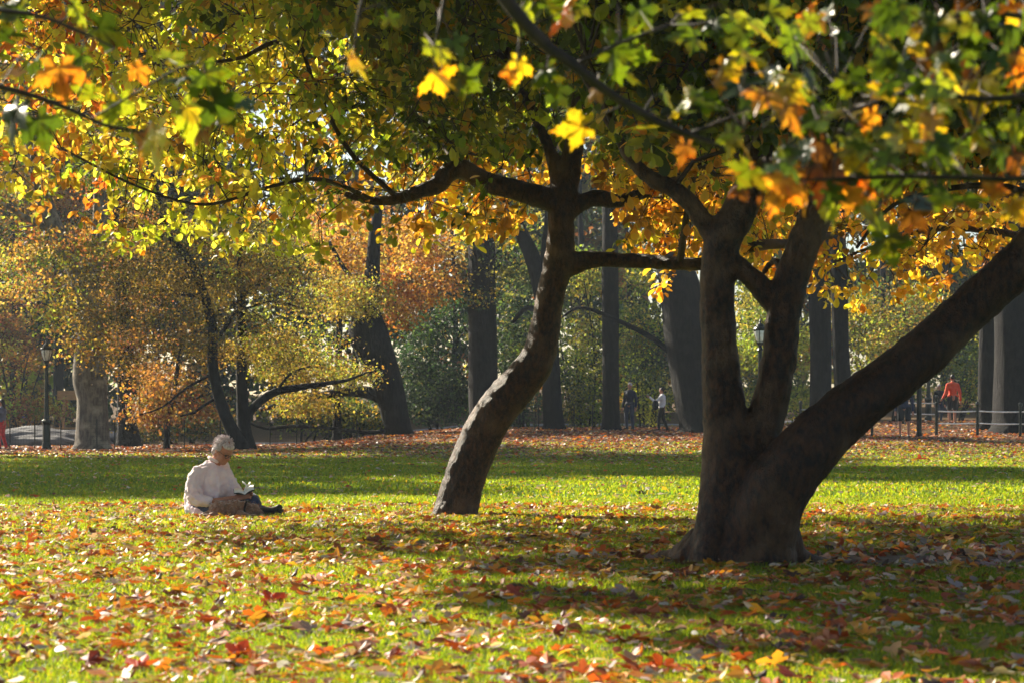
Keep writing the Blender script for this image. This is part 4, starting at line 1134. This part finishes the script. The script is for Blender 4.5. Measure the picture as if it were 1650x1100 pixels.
def walker(px, D, rz, height, label, top, legs, hair, feet=((-.1, .0), (.1, .0)), wrists=((-.27, .05, .85), (.27, .05, .85)), shorts=False, longhair=False, skirt=False, knees=None, elbows=None, group=None, topname='jacket'):
    loc = ground_at(px, D)
    t = empty('person', tuple(loc), label, 'person', group, rz)
    t.scale = (height / 1.75,) * 3
    sk = M_SKIN
    kn = knees or [(f[0], f[1] * .5 + .06, .5) for f in feet]
    eb = elbows or [((s * .25), -.04 + w[1] * .3, 1.12) if w[2] < 1.0 else (s * .25, .1, 1.14) for s, w in zip((-1, 1), wrists)]
    body = [[(0, 0, .95, .13), (0, 0, 1.15, .12), (0, 0, 1.36, .13), (0, .0, 1.46, .07), (0, .02, 1.53, .055)]]
    for s, f, k in zip((-1, 1), feet, kn):
        body.append([(s * .09, 0, .93, .09), (*k, .06), (f[0], f[1], .1, .04), (f[0], f[1] + .03, .05, .04), (f[0] + s * .02, f[1] + .16, .035, .032)])
    for s, w_, e_ in zip((-1, 1), wrists, eb):
        w = np.array(w_); e = np.array(e_); dv = (w - e) / np.linalg.norm(w - e)
        body.append([(s * .16, 0, 1.4, .06), (*e, .042), (*w, .027)])
        body.append([(*w, .026), (*(w + dv * .05), .036), (*(w + dv * .09), .03)])
        for k in range(4):
            o_ = np.array([(k - 1.5) * .019, 0, 0])
            body.append([(*(w + dv * .08 + o_), .01), (*(w + dv * (.125 + .008 * (k in (1, 2))) + o_ * 1.1 + [0, .012, 0]), .009), (*(w + dv * (.16 + .01 * (k in (1, 2))) + o_ * 1.1 + [0, .03, 0]), .008)])
        body.append([(*(w + dv * .03), .013), (*(w + dv * .07 + [-s * .03, .025, 0]), .011), (*(w + dv * .1 + [-s * .035, .035, 0]), .009)])
    hb = [((0, .02, 1.64), (.076, .095, .115)), ((0, .06, 1.58), (.05, .05, .05)), ((0, .115, 1.62), (.014, .02, .022)), ((-.078, .01, 1.63), (.012, .022, .032)), ((.078, .01, 1.63), (.012, .022, .032))]
    blend('body', body, hb, .009, sk, t, 2)
    # top
    tp = [[(0, 0, 1.07, .14), (0, 0, 1.2, .15), (0, 0, 1.36, .145), (0, 0, 1.43, .1)], [(-.15, 0, 1.39, .08), (0, 0, 1.42, .09), (.15, 0, 1.39, .08)], [(-.09, 0, .98, .105), (0, .03, .98, .12), (.09, 0, .98, .105)], [(-.08, 0, 1.3, .13), (.08, 0, 1.3, .13)]]
    for s, w_, e_ in zip((-1, 1), wrists, eb):
        tp.append([(s * .17, 0, 1.39, .078), (*e_, .06), (*w_, .042)])
    if skirt: tp.append([(0, 0, 1.0, .15), (0, 0, .8, .19)])
    blend(topname, tp, [], .012, top, t, 2, .012, .09)
    lg = [[(-.06, 0, .96, .12), (.06, 0, .96, .12)]]
    for s, f, k in zip((-1, 1), feet, kn):
        if shorts: lg.append([(s * .09, 0, .93, .115), (s * .1 + (k[0] - s * .1) * .8, k[1] * .8, .58, .1)])
        else: lg.append([(s * .09, 0, .93, .105), (*k, .075), (f[0], f[1], .12, .055), (f[0], f[1], .08, .055)])
    blend('shorts' if shorts else 'trousers', lg, [], .012, legs, t, 2, .008, .08)
    for s, f in zip((-1, 1), feet):
        blend('shoe', [[(f[0], f[1] - .03, .05, .045), (f[0], f[1] + .06, .045, .045), (f[0] + s * .02, f[1] + .18, .035, .036)]], [], .01, M_SHOE, t, 1)
    hr = [((0, -.005, 1.67), (.088, .105, .105))]
    if longhair: hr += [((0, -.07, 1.58), (.07, .055, .14)), ((0, -.09, 1.45), (.06, .04, .12))]
    o = blend('hair', [], hr, .01, hair, t, 1, .01, .03)
    return t

blue = cloth('navy_cloth', (34, 40, 62)); jean = cloth('denim', (48, 58, 84), (60, 72, 100)); black = cloth('black_cloth', (24, 24, 28))
white = cloth('white_top', (236, 230, 238)); red = cloth('red_cloth', (178, 40, 52)); orange = cloth('orange_cloth', (226, 72, 36), (236, 90, 50))
greyblue = cloth('grey_blue_cloth', (84, 88, 110)); bluec = cloth('blue_cloth', (50, 80, 150)); brown = cloth('brown_cloth', (70, 60, 54))
walker(3, 81, math.radians(75), 1.68, 'long haired woman in a grey jacket and red trousers at the left edge', greyblue, red, M_DARKHAIR, ((-.07, .05), (.09, -.12)), ((-.2, .25, 1.2), (.2, .3, 1.15)), longhair=True)
walker(1015, 90, math.radians(150), 1.74, 'man in a dark blue vest and jeans standing right of the straight medium trunk', blue, jean, M_GREYHAIR, ((-.12, 0), (.12, .02)))
walker(1067, 88, math.radians(80), 1.58, 'dark haired woman in a white top taking a picture with raised arms', white, black, M_DARKHAIR, ((-.08, .12), (.1, -.2)), ((-.1, .48, 1.36), (.1, .5, 1.34)), elbows=[(-.2, .25, 1.2), (.2, .27, 1.2)])
walker(1535, 89, math.radians(10), 1.83, 'man in an orange long sleeved top and black shorts, seen from behind', orange, black, M_DARKHAIR, ((-.1, .05), (.12, .1)), ((-.3, .15, .95), (.29, 0, .86)), shorts=True, topname='long_sleeved_top')
walker(1457, 78.5, math.radians(170), 1.78, 'bare legged walker in dark shorts whose upper body hides behind the leaning stem', blue, black, M_DARKHAIR, ((-.13, 0), (.13, .02)), shorts=True, topname='shirt')
walker(45, 112, math.radians(40), 1.7, 'hazy seated looking figure in bright blue left of the lamp post', bluec, blue, M_DARKHAIR, topname='jacket')
walker(56, 114, math.radians(200), 1.66, 'hazy figure in dark clothes beside the one in bright blue', brown, black, M_DARKHAIR)
walker(1513, 96, math.radians(200), 1.5, 'small dark dressed figure by the far lamp post base', black, blue, M_GREYHAIR, topname='coat')

# bag carried by the photographing woman
g = Geo(); V, F_ = ball((0, 0, 0), (.12, .16, .2)); g.add(V, F_)
q = ground_at(1056, 87.7); o = link('handbag', g.mesh(True), black); o.location = (q[0], q[1], q[2] + .95); tag(o, 'black bag hanging in front of the woman in the white top', 'bag')

# ---------------- the reader
DM = 24.35
M0 = ground_at(325, DM)
M0[2] = float(gz(M0[0], M0[1]))
man = empty('person', tuple(M0), 'grey haired man in a loose white shirt and jeans sitting on the grass reading', 'person')
M_SHIRT = cloth('white_linen', (244, 222, 226), (250, 234, 238))
M_JEANS = cloth('blue_jeans', (46, 58, 92), (70, 86, 124))
sR, sL = (-.03, -.1, .50), (.2, .1, .485)
body = [
    [(.02, .05, .12, .12), (.03, .05, .3, .12), (.08, .03, .42, .09), (.125, 0, .52, .06), (.165, -.03, .59, .058)],
    [(-.02, -.09, .41, .055), (.09, 0, .46, .06), (.19, .09, .42, .055)],
    [(-.025, -.1, .42, .05), (-.02, -.2, .2, .045), (.12, -.24, .165, .036), (.3, -.2, .19, .03), (.37, -.18, .2, .024)],      # near arm
    [(.2, .1, .42, .05), (.3, .08, .27, .045), (.37, 0, .22, .034), (.41, -.07, .215, .026)],                               # far arm
    [(.0, -.03, .1, .11), (.2, -.18, .1, .085), (.42, -.1, .09, .065), (.52, .1, .08, .05), (.6, .1, .06, .04)],
    [(.05, .15, .1, .11), (.3, .16, .17, .085), (.5, .02, .17, .065), (.44, -.02, .06, .05), (.5, -.08, .05, .04)],
]
def hand(w, d, side, up, curl=.5):
    """palm, four unequal bent fingers and a thumb; w wrist, d along the hand, side towards the thumb"""
    w, d, side, up = [np.array(v, float) for v in (w, d, side, up)]
    d /= np.linalg.norm(d); side -= d * side.dot(d); side /= np.linalg.norm(side); up = np.cross(d, side) * (1 if np.dot(np.cross(d, side), up) > 0 else -1)
    st = []
    for k in range(4):
        o_ = side * (.03 - .02 * k)
        ln = (.07, .08, .076, .06)[k]
        a = w + d * .085 + o_
        st.append([(*(w + o_ * .6), .016), (*a, .0125)])
        b = a + d * ln * .45 + up * ln * .1
        c = b + d * ln * .3 + up * ln * curl * .5
        e = c + d * ln * .1 + up * ln * curl * .6
        st.append([(*a, .0105), (*b, .0095), (*c, .009), (*e, .008)])
    th = w + d * .025 + side * .03
    st.append([(*th, .014), (*(th + side * .03 + d * .03 + up * .01), .011), (*(th + side * .03 + d * .06 + up * .025), .0095)])
    return st
body += hand((.37, -.18, .2), (.9, .15, .25), (-.1, .4, .8), (0, .6, .6))
body += hand((.41, -.07, .215), (.8, -.35, .3), (.2, -.2, .9), (0, -.5, .7))
hr = rotm(math.radians(30), 0, 0)
HC = np.array([.225, -.07, .665])
# head frame: forward f (towards lower right and the camera), side s, up u
f = np.array([.62, -.55, -.55]); f /= np.linalg.norm(f)
u = np.array([.35, -.22, .9]); u -= f * u.dot(f); u /= np.linalg.norm(u)
s_ = np.cross(f, u)
HR = np.stack([f, s_, u], 1)
def hp(a, b, c): return tuple(HC + f * a + s_ * b + u * c)
heads = [(hp(0, 0, .02), (.102, .08, .11), HR), (hp(.035, 0, -.055), (.07, .062, .07), HR), (hp(.065, 0, -.095), (.034, .036, .026), HR), (hp(.108, 0, -.02), (.024, .014, .022), HR), (hp(.098, 0, 0.005), (.016, .011, .02), HR),
         (hp(-.005, .082, -.005), (.022, .012, .034), HR), (hp(-.005, -.082, -.005), (.022, .012, .034), HR), (hp(.088, 0, -.06), (.016, .028, .008), HR), (hp(.088, .035, .028), (.014, .024, .009), HR), (hp(.088, -.035, .028), (.014, .024, .009), HR),
         (hp(.07, .045, -.03), (.022, .02, .022), HR), (hp(.07, -.045, -.03), (.022, .02, .022), HR)]
body.append([(.165, -.03, .57, .056), (*hp(-.03, 0, -.06), .06)])
blend('body', body, heads, .0055, M_SKIN, man, 2)
for sg in (-1, 1):
    g = Geo(); V, F_ = ball(hp(.09, sg * .034, .002), (.009, .014, .009), HR); g.add(V, F_)
    link('eye', g.mesh(True), mat('eye_dark', (40, 30, 26), .2), man, world=False)
hair_b = [(hp(-.028, 0, .04), (.098, .087, .096), HR), (hp(-.066, 0, -.03), (.05, .078, .085), HR), (hp(.05, .01, .085), (.045, .068, .035), HR), (hp(-.02, .078, .03), (.05, .022, .05), HR), (hp(-.02, -.078, .03), (.05, .022, .05), HR)]
rng = np.random.default_rng(5)
for k in range(130):
    q = rng.normal(size=3); q /= np.linalg.norm(q)
    if q[0] > .45 and q[2] < .7: continue
    if q[2] < -.35: continue
    hair_b.append((hp(-.024 + q[0] * .098, q[1] * .086, .042 + q[2] * .094), tuple(rng.uniform(.006, .013, 3)), HR))
blend('hair', [], hair_b, .005, M_GREYHAIR, man, 4, .004, .02)
g = Geo()
for k in range(900):
    q = rng.normal(size=3); q /= np.linalg.norm(q)
    if (q[0] > .4 and q[2] < .65) or q[2] < -.45: continue
    a = np.array([-.024 + q[0] * .1, q[1] * .088, .042 + q[2] * .097])
    dv = q * .5 + np.array([-.5, 0, -.35]) + rng.normal(size=3) * .35; dv /= np.linalg.norm(dv)
    ln_ = rng.uniform(.02, .04)
    b = a + dv * ln_ * .5 + q * .006; c = a + dv * ln_
    V, F_ = tube(np.array([(*hp(*a), .0028), (*hp(*b), .0022), (*hp(*c), .0009)]), 3, caps=False); g.add(V, F_)
tag(link('loose_hair', g.mesh(), M_GREYHAIR, man, world=False), kind='stuff')
g = Geo()
for sg in (-1, 1):
    ring = [(*hp(.112, sg * .036 + .026 * math.cos(a), .004 + .019 * math.sin(a)), .0028) for a in np.linspace(0, 2 * math.pi, 13)]
    V, F_ = tube(ring, 5); g.add(V, F_)
    V, F_ = tube(np.array([(*hp(.11, sg * .06, .008), .0026), (*hp(.0, sg * .086, .006), .0026)]), 5); g.add(V, F_)
V, F_ = tube(np.array([(*hp(.112, -.012, .01), .0026), (*hp(.112, .012, .01), .0026)]), 5); g.add(V, F_)
link('glasses', g.mesh(True), M_SHOE, man, world=False)
shirt = [
    [(-.02, .04, .09, .15), (-.03, .04, .22, .155), (.02, .03, .35, .155), (.09, .01, .45, .115), (.128, 0, .51, .08)],
    [(.165, -.07, .5, .02), (.185, -.128, .4, .018), (.185, -.15, .28, .018), (.17, -.15, .18, .018)],
    [(-.09, -.22, .3, .016), (-.04, -.3, .2, .016), (.03, -.3, .17, .012)], [(-.1, -.2, .38, .014), (-.1, -.26, .26, .014)],
    [(.06, .02, .1, .15), (.1, -.02, .25, .155), (.13, 0, .4, .14)],
    [(-.02, -.08, .43, .08), (.09, 0, .48, .09), (.19, .09, .44, .085)],
    [(-.025, -.1, .44, .08), (-.06, -.16, .34, .082), (-.03, -.22, .2, .078), (.05, -.24, .17, .064), (.1, -.24, .165, .056)],
    [(*sL, .08), (.27, .08, .36, .072), (.34, .06, .255, .06), (.37, .0, .225, .05)],
    [(.18, .02, .3, .1), (.26, .02, .2, .07)],
    [(-.06, -.02, .07, .11), (-.07, .05, .12, .11), (-.04, -.1, .05, .08), (.02, -.14, .05, .06)],
]
blend('shirt', shirt, [], .009, M_SHIRT, man, 1, .042, .06)
# collar
g = Geo()
for a0, a1 in ((-.2, 2.2), (2.5, 5.0)):
    A = np.linspace(a0, a1, 8)
    P = [(.152 + .078 * math.cos(a) , -.015 + .074 * math.sin(a), .565 - .035 * math.cos(a), .02) for a in A]
    V, F_ = tube(P, 6, flat=.6); g.add(V, F_)
link('collar', g.mesh(True), M_SHIRT, man, world=False)
# the placket is a raised ridge among the shirt strokes above
jeans = [
    [(-.03, .0, .09, .13), (.03, .1, .09, .13)],
    [(.0, -.05, .1, .12), (.2, -.17, .095, .1), (.4, -.12, .085, .08), (.52, .06, .075, .065), (.58, .1, .065, .058)],
    [(.05, .13, .1, .12), (.3, .15, .16, .1), (.49, .02, .165, .085), (.53, -.03, .12, .075), (.5, -.06, .06, .068), (.56, -.08, .05, .055)],
]
blend('jeans', jeans, [], .009, M_JEANS, man, 2, .018, .05)
blend('shoe', [[(.58, -.08, .055, .05), (.68, -.1, .06, .045), (.76, -.11, .075, .045), (.79, -.11, .1, .036)], [(.6, -.08, .035, .045), (.78, -.11, .04, .04)]], [], .007, M_SHOE, man, 2)
blend('shoe', [[(.6, .1, .06, .05), (.7, .1, .05, .045), (.78, .1, .05, .04)]], [], .007, M_SHOE, man, 2)
o = [c for c in C.objects if c.name.startswith('shoe')]

# open book in his hands
bk = np.array([.45, -.16, .245])
book = empty('book', tuple(M0 + bk), 'open dark covered book with one page lifting, held by the reading man', 'book')
M_PAGE = mat('paper', (232, 228, 214), .7); M_COVER = mat('dark_cover', (30, 32, 44), .5)
bx_ = np.array([.9, .1, .16]); bx_ /= np.linalg.norm(bx_)            # across the spread
by_ = np.array([-.2, .95, .22]); by_ -= bx_ * by_.dot(bx_); by_ /= np.linalg.norm(by_)
bz_ = np.cross(bx_, by_)
BR = np.stack([bx_, by_, bz_], 1)
def sheet(fn, th, w=.13, h=.19, n=8):
    V = []
    for sgn in (0, 1):
        for i in range(n + 1):
            for j in (0, 1):
                x, z = fn(i / n)
                V.append((x, (j - .5) * h, z - sgn * th))
    V = np.array(V); m = (n + 1) * 2
    F_ = []
    for i in range(n):
        a = i * 2
        F_ += [(a, a + 1, a + 3, a + 2), (m + a, m + a + 2, m + a + 3, m + a + 1), (a, a + 2, m + a + 2, m + a), (a + 1, m + a + 1, m + a + 3, a + 3)]
    F_ += [(0, m, m + 1, 1), (2 * n, 2 * n + 1, m + 2 * n + 1, m + 2 * n)]
    return V @ BR.T, F_
for sg in (-1, 1):
    g = Geo(); g.add(*sheet(lambda t: (sg * t * .105, .035 * t + .004), .004, h=.16)); link('cover', g.mesh(), M_COVER, book, world=False)
    g = Geo(); g.add(*sheet(lambda t: (sg * t * .1, .035 * t + .014 + .012 * math.sin(t * 3.1)), .01, h=.15)); link('page_block', g.mesh(True), M_PAGE, book, world=False)
for k, (dx, dz, cv) in enumerate([(-.005, .1, .035), (.075, .075, -.015)]):
    g = Geo(); g.add(*sheet(lambda t: (dx * t + cv * math.sin(t * 3.1), .02 + dz * t), .0012, h=.1)); link('loose_page', g.mesh(True), M_PAGE, book, world=False)

# ---------------- the dog lying in front of him
q = ground_at(372, DM - .42)
dog = empty('dog', tuple(q), 'curly brown dog asleep on the grass against the reading man', 'dog')
M_FUR = mat('curly_fur', (158, 120, 96), .9, rgb2=(124, 92, 74), scale=28, bump=.012, bscale=55, sheen=.6)
rng = np.random.default_rng(12)
db = [((-.1, 0, .085), (.125, .11, .095), None), ((.03, .01, .095), (.13, .1, .095), None), ((.12, .01, .09), (.1, .09, .085), None),
      ((.22, -.02, .085), (.075, .07, .07), None), ((.265, -.05, .06), (.05, .035, .035), None), ((.3, -.07, .055), (.016, .016, .014), None),
      ((.205, -.075, .07), (.03, .018, .055), None), ((.215, .045, .07), (.03, .018, .05), None), ((-.12, -.07, .07), (.085, .05, .07), None)]
ds = [[(-.12, -.09, .05, .045), (-.19, -.13, .03, .03), (-.24, -.15, .028, .028)], [(-.15, .03, .04, .04), (-.24, .02, .03, .024)], [(.1, -.07, .05, .04), (.18, -.13, .03, .028), (.26, -.15, .026, .026)],
      [(.13, .06, .05, .04), (.27, .05, .03, .026)], [(-.2, .05, .06, .03), (-.27, -.02, .04, .024), (-.28, -.1, .035, .02)]]
for k in range(230):
    b = db[rng.integers(3)] if k % 3 else db[rng.integers(9)]
    v = rng.normal(size=3); v /= np.linalg.norm(v)
    if v[2] < -.3: continue
    db.append((tuple(np.array(b[0]) + v * np.array(b[1]) * .97), tuple(rng.uniform(.009, .018, 3)), None))
blend('body', ds, db, .0065, M_FUR, dog, 1)
g = Geo()
for k in range(900):
    b_ = db[rng.integers(9)]; v = rng.normal(size=3); v /= np.linalg.norm(v)
    if v[2] < -.2: continue
    a = np.array(b_[0]) + v * np.array(b_[1]); dv = v + rng.normal(size=3) * .6; dv /= np.linalg.norm(dv)
    V, F_ = tube(np.array([(*a, .0028), (*(a + dv * .012 + rng.normal(size=3) * .003), .0024), (*(a + dv * .022), .001)]), 3, caps=False); g.add(V, F_)
tag(link('loose_fur', g.mesh(), M_FUR, dog, world=False), kind='stuff')
g = Geo(); V, F_ = tube(np.array([(.165 + .02 * math.sin(a), .09 * math.sin(a), .088 + .088 * math.cos(a), .011) for a in np.linspace(0, 2 * math.pi, 17)]), 6); g.add(V, F_)
link('collar', g.mesh(True), M_SHOE, dog, world=False)
g = Geo(); g.add(*ball((.315, -.075, .058), (.011, .012, .01))); link('nose', g.mesh(True), M_SHOE, dog, world=False)

# ------------------------------------------------------------------ grass
def lawn_points(y0, y1, dens, margin, rng):
    a = .212
    area = (y1 - y0) * (a * (y0 + y1) + 2 * margin)
    n = int((y1 - y0) * 2 * (a * y1 + margin) * dens)
    y = np.sqrt(rng.uniform(y0 ** 2, y1 ** 2, n)) if margin < 1e-6 else rng.uniform(y0, y1, n)
    hw = a * y + margin
    n_ = n
    keep = rng.random(n) < hw / hw.max()
    y = y[keep]; hw = hw[keep]
    x = rng.uniform(-1, 1, len(y)) * hw
    return x, y

def grass(name, label, y0, y1, dens, ht, wd, seed):
    rng = np.random.default_rng(seed)
    x, y = lawn_points(y0, y1, dens, 3.2, rng)
    k = (soil_mask(x, y) > 1.0 + .4 * rng.random(len(x)))
    patch = wob(x, y, 1.9)
    k &= rng.random(len(x)) < .78 + .25 * patch
    x, y = x[k], y[k]; n = len(x)
    h = ht * rng.uniform(.55, 1.25, n) * (1 + .25 * wob(x, y, 1.1))
    az = rng.uniform(0, 6.283, n)
    lean = rng.normal(0, .6, (n, 2)) * h[:, None]
    z = gz(x, y)
    w = wd * rng.uniform(.7, 1.3, n)
    ca, sa = np.cos(az) * w / 2, np.sin(az) * w / 2
    V = np.empty((n, 5, 3))
    V[:, 0] = np.c_[x - ca, y - sa, z - .01]; V[:, 1] = np.c_[x + ca, y + sa, z - .01]
    mx_, my_ = x + lean[:, 0] * .35, y + lean[:, 1] * .35
    V[:, 2] = np.c_[mx_ + ca * .8, my_ + sa * .8, z + h * .55]; V[:, 3] = np.c_[mx_ - ca * .8, my_ - sa * .8, z + h * .55]
    V[:, 4] = np.c_[x + lean[:, 0], y + lean[:, 1], z + h * .95]
    base = np.arange(n) * 5
    L = np.concatenate([np.c_[base, base + 1, base + 2, base + 3, base + 3, base + 2, base + 4]], 0)
    c = pick([(82, 114, 38), (92, 124, 40), (70, 102, 34), (108, 132, 46), (134, 132, 60)], [3, 3, 2, 2, .5], n, rng, .12)
    K = np.repeat(c[:, None], 5, 1)
    o = link(name, npmesh(V.reshape(-1, 3), L.ravel(), np.tile([4, 3], n), K.reshape(-1, 3)), M_GRASS)
    tag(o, label, 'grass', kind='stuff')
grass('grass', 'short green grass nearest the camera', 7.8, 13, 4600, .034, .0045, 501)
grass('grass', 'green lawn grass around the big tree', 13, 20, 2200, .04, .007, 502)
grass('grass', 'green lawn grass around the reader and curved tree', 20, 30, 900, .05, .012, 503)
grass('grass', 'shaded green lawn beyond the reader', 30, 60, 260, .05, .022, 504)
grass('grass', 'thin far lawn grass before the trees', 60, 74, 60, .05, .03, 505)

# ------------------------------------------------------------------ fallen leaves
LIT = [(180, 96, 42), (146, 66, 36), (200, 136, 52), (200, 178, 156), (108, 66, 48), (210, 168, 52), (158, 134, 120), (80, 54, 46)]  # pale greys: pale undersides, with sky sheen put into the colour
def litter(name, label, y0, y1, dens, seed, size, tm, tf, w, mask=None, lift=.03):
    rng = np.random.default_rng(seed)
    x, y = lawn_points(y0, y1, dens, 3.2, rng)
    cl = .5 + .6 * wob(x, y, 1.4) + .5 * wob(x + 3, y * 1.3, 4.1)
    k = rng.random(len(x)) < np.clip(.08 + .9 * cl, 0, 1)
    k &= (soil_mask(x, y) > 1.0) | (rng.random(len(x)) < .35)
    if mask is not None: k &= rng.random(len(x)) < mask(x, y)
    x, y = x[k], y[k]; n = len(x)
    P = np.c_[x, y, gz(x, y) + lift * rng.uniform(.3, 1.3, n)]
    az = rng.uniform(0, 6.283, n)
    tilt = rng.normal(0, .16, n)
    d = np.c_[np.cos(az) * np.cos(tilt), np.sin(az) * np.cos(tilt), np.sin(tilt)]
    Rm = frames(n, d, rng.normal(0, .45, n) + np.pi * (rng.random(n) < .4), rng)
    ln = size * rng.uniform(.5, 1.3, n)
    cu = rng.normal(0, 1.1, n)
    sc = np.c_[ln, ln * rng.uniform(.6, 1.0, n), ln * cu]
    c = pick(LIT, w, n, rng, .2)
    return (tm, tf, P, Rm, sc, c)
def lay(name, label, args_list):
    parts = [scatter(*a) for a in args_list]
    o = link(name, join(parts), M_FALLEN)
    tag(o, label, 'fallen leaves', kind='stuff')
OV2 = OVAL.copy(); OV2[:, 0] -= .5; OV2[:, 2] *= 1.5; OV2[:, 1] *= 1.1
RH2 = RHOMB.copy(); RH2[:, 0] -= .5; RH2[:, 2] *= 1.3; RH2[:, 1] *= 1.1
M9 = MAPS.copy(); 
leftw = lambda x, y: np.clip(1.15 - .05 * (x - 0), .55, 1.2)
lay('fallen_leaves', 'curled orange, rust and pale fallen leaves over the near grass', [
    litter('', '', 7.8, 14, 52, 601, .086, M9, MAPS_F, [6, 2.2, 3.4, 1.4, 2, 1.3, 1.4, .8]),
    litter('', '', 7.8, 14, 270, 602, .074, OV2, OVAL_F, [4, 2.2, 2.6, 2.6, 1.6, 1, 2.2, 1])])
lay('fallen_leaves', 'orange and brown fallen leaves scattered around the big tree', [
    litter('', '', 14, 27, 62, 603, .085, M9, MAPS_F, [4, 2.5, 3, 1.5, 1.5, 2, 1.2, 1]),
    litter('', '', 14, 27, 260, 604, .076, OV2, OVAL_F, [4, 2, 3, 3, 1.5, 2, 2, 1])])
lay('fallen_leaves', 'thin scatter of fallen leaves on the shaded lawn beyond the reader', [
    litter('', '', 27, 58, 26, 605, .1, RH2, RHOMB_F, [2, 1, 1.5, 4, 1.5, 1, 3, 1], lambda x, y: .45 + .35 * wob(x, y, .6)),
])
lay('fallen_leaves', 'dense rust brown carpet of fallen leaves along the far edge of the lawn', [
    litter('', '', 44, 72, 60, 606, .12, RH2, RHOMB_F, [2.5, 2.5, 1.5, 1.2, 3, .8, 2, 3], lambda x, y: sm((y - 46 + 6 * wob(x, y, .15) + x * .4) / 20)),
    litter('', '', 68, 98, 75, 607, .14, RH2, RHOMB_F, [2.5, 2.5, 1.5, 1.2, 3, .8, 2, 3])])
rng = np.random.default_rng(608)
xs_ = rng.normal(3.8, 1.3, 420); ys_ = rng.normal(17.1, .4, 420)
ys_ = ys_[xs_ > 1.7]; xs_ = xs_[xs_ > 1.7]; n_ = len(xs_)
az = rng.uniform(0, 6.28, n_)
lay('fallen_leaves', 'dry curled leaves heaped on the bare earth right of the big tree', [(OV2, OVAL_F, np.c_[xs_, ys_, gz(xs_, ys_) + rng.uniform(.01, .05, n_)],
    frames(n_, np.c_[np.cos(az), np.sin(az), rng.normal(0, .3, n_)], rng.normal(0, .6, n_), rng), np.c_[rng.uniform(.06, .12, n_), rng.uniform(.06, .11, n_), rng.uniform(-.2, .25, n_)], pick(LIT, [2, 1, 1, 4, 2, .5, 4, 2], n_, rng))])

# leaves that stand out, each its own
def one_leaf(px, py, w, colr, label, up=.35, rz=0.0, maple=True):
    D = F * H / (py - HY)
    loc = np.array([(px - 825) / F * D, D, float(gz(0, D)) + .035])
    T, FF = (M9, MAPS_F) if maple else (OV2, OVAL_F)
    s = w / F * D * .62
    Rm = rotm(0, -up, rz)[None]
    rng = np.random.default_rng(int(px * 7 + py))
    v = scatter(T * [1, 1, 1.4], FF, np.zeros((1, 3)), rotm(up, 0, 0)[None] @ rotm(0, 0, rz)[None], s, lin(colr)[None] * 1.0, (1 + .25 * rng.normal(size=(len(T), 1))) * np.ones(3))
    o = link('fallen_leaf', npmesh(*v), M_FALLEN); o.location = loc
    tag(o, label, 'leaf', 'standout fallen leaves')
one_leaf(385, 1062, 62, (206, 84, 34), 'bright orange red maple leaf on its edge near the bottom left', .9, 1.2)
one_leaf(218, 1085, 64, (200, 76, 34), 'orange red leaf at the bottom edge, left of the bright orange red one', .7, 2.2)
one_leaf(150, 1078, 70, (150, 60, 36), 'dark rust leaf at the bottom, leftmost of the three large red ones', .5, .2)
one_leaf(920, 998, 42, (222, 184, 30), 'round yellow leaf right of centre in the near shade', .8, .5, False)
one_leaf(828, 992, 28, (228, 190, 40), 'small yellow leaf left of the round yellow one', .8, 1.5, False)
one_leaf(855, 1046, 34, (226, 186, 40), 'yellow leaf below the small yellow one, near the bottom middle', .6, .7, False)
one_leaf(680, 938, 48, (206, 150, 40), 'broad amber leaf lying in the shade left of centre', .35, .3)
one_leaf(1402, 970, 36, (226, 180, 40), 'yellow maple leaf right of the big tree, in the near shade', .7, 1.0)
one_leaf(1395, 1030, 40, (226, 150, 44), 'upright amber leaf near the bottom right sun patch', 1.2, 1.6)
one_leaf(745, 832, 30, (190, 66, 34), 'red leaf lying against the foot of the curved tree', .8, .4)
one_leaf(1484, 742, 26, (200, 84, 40), 'orange leaf on the far lawn right of the leaning stem', 1.0, .4)
one_leaf(668, 1052, 40, (176, 60, 34), 'deep red leaf on lit grass near the bottom, left of centre', .6, 2.0)
one_leaf(440, 975, 56, (186, 66, 34), 'large red maple leaf in the sun at lower left', .8, .9)
one_leaf(590, 1050, 70, (150, 120, 104), 'large curled pale brown leaf near the bottom, left of centre', .3, .2, False)
one_leaf(1065, 895, 10, (150, 60, 34), 'small rust leaf touching the left root of the big tree', .5, .2)

# ------------------------------------------------------------------ haze in the air
x0, x1, y0, y1, z0, z1 = -130, 130, -20, 215, -1.2, 48
g = Geo(); g.add(*box(((x0 + x1) / 2, (y0 + y1) / 2, (z0 + z1) / 2), (x1 - x0, y1 - y0, z1 - z0)))
hm = bpy.data.materials.new('haze')
N, L = nodes(hm); N.remove(N['Principled BSDF'])
pv = N.new('ShaderNodeVolumePrincipled'); pv.inputs['Color'].default_value = (.72, .84, 1.0, 1); pv.inputs['Density'].default_value = .0003; pv.inputs['Anisotropy'].default_value = .35
L.new(pv.outputs[0], N['Material Output'].inputs['Volume'])
HAZE = True
if HAZE:
    tag(link('haze', g.mesh(), hm), kind='stuff')
print('objects', len(bpy.data.objects), 'faces', sum(len(m.polygons) for m in bpy.data.meshes))
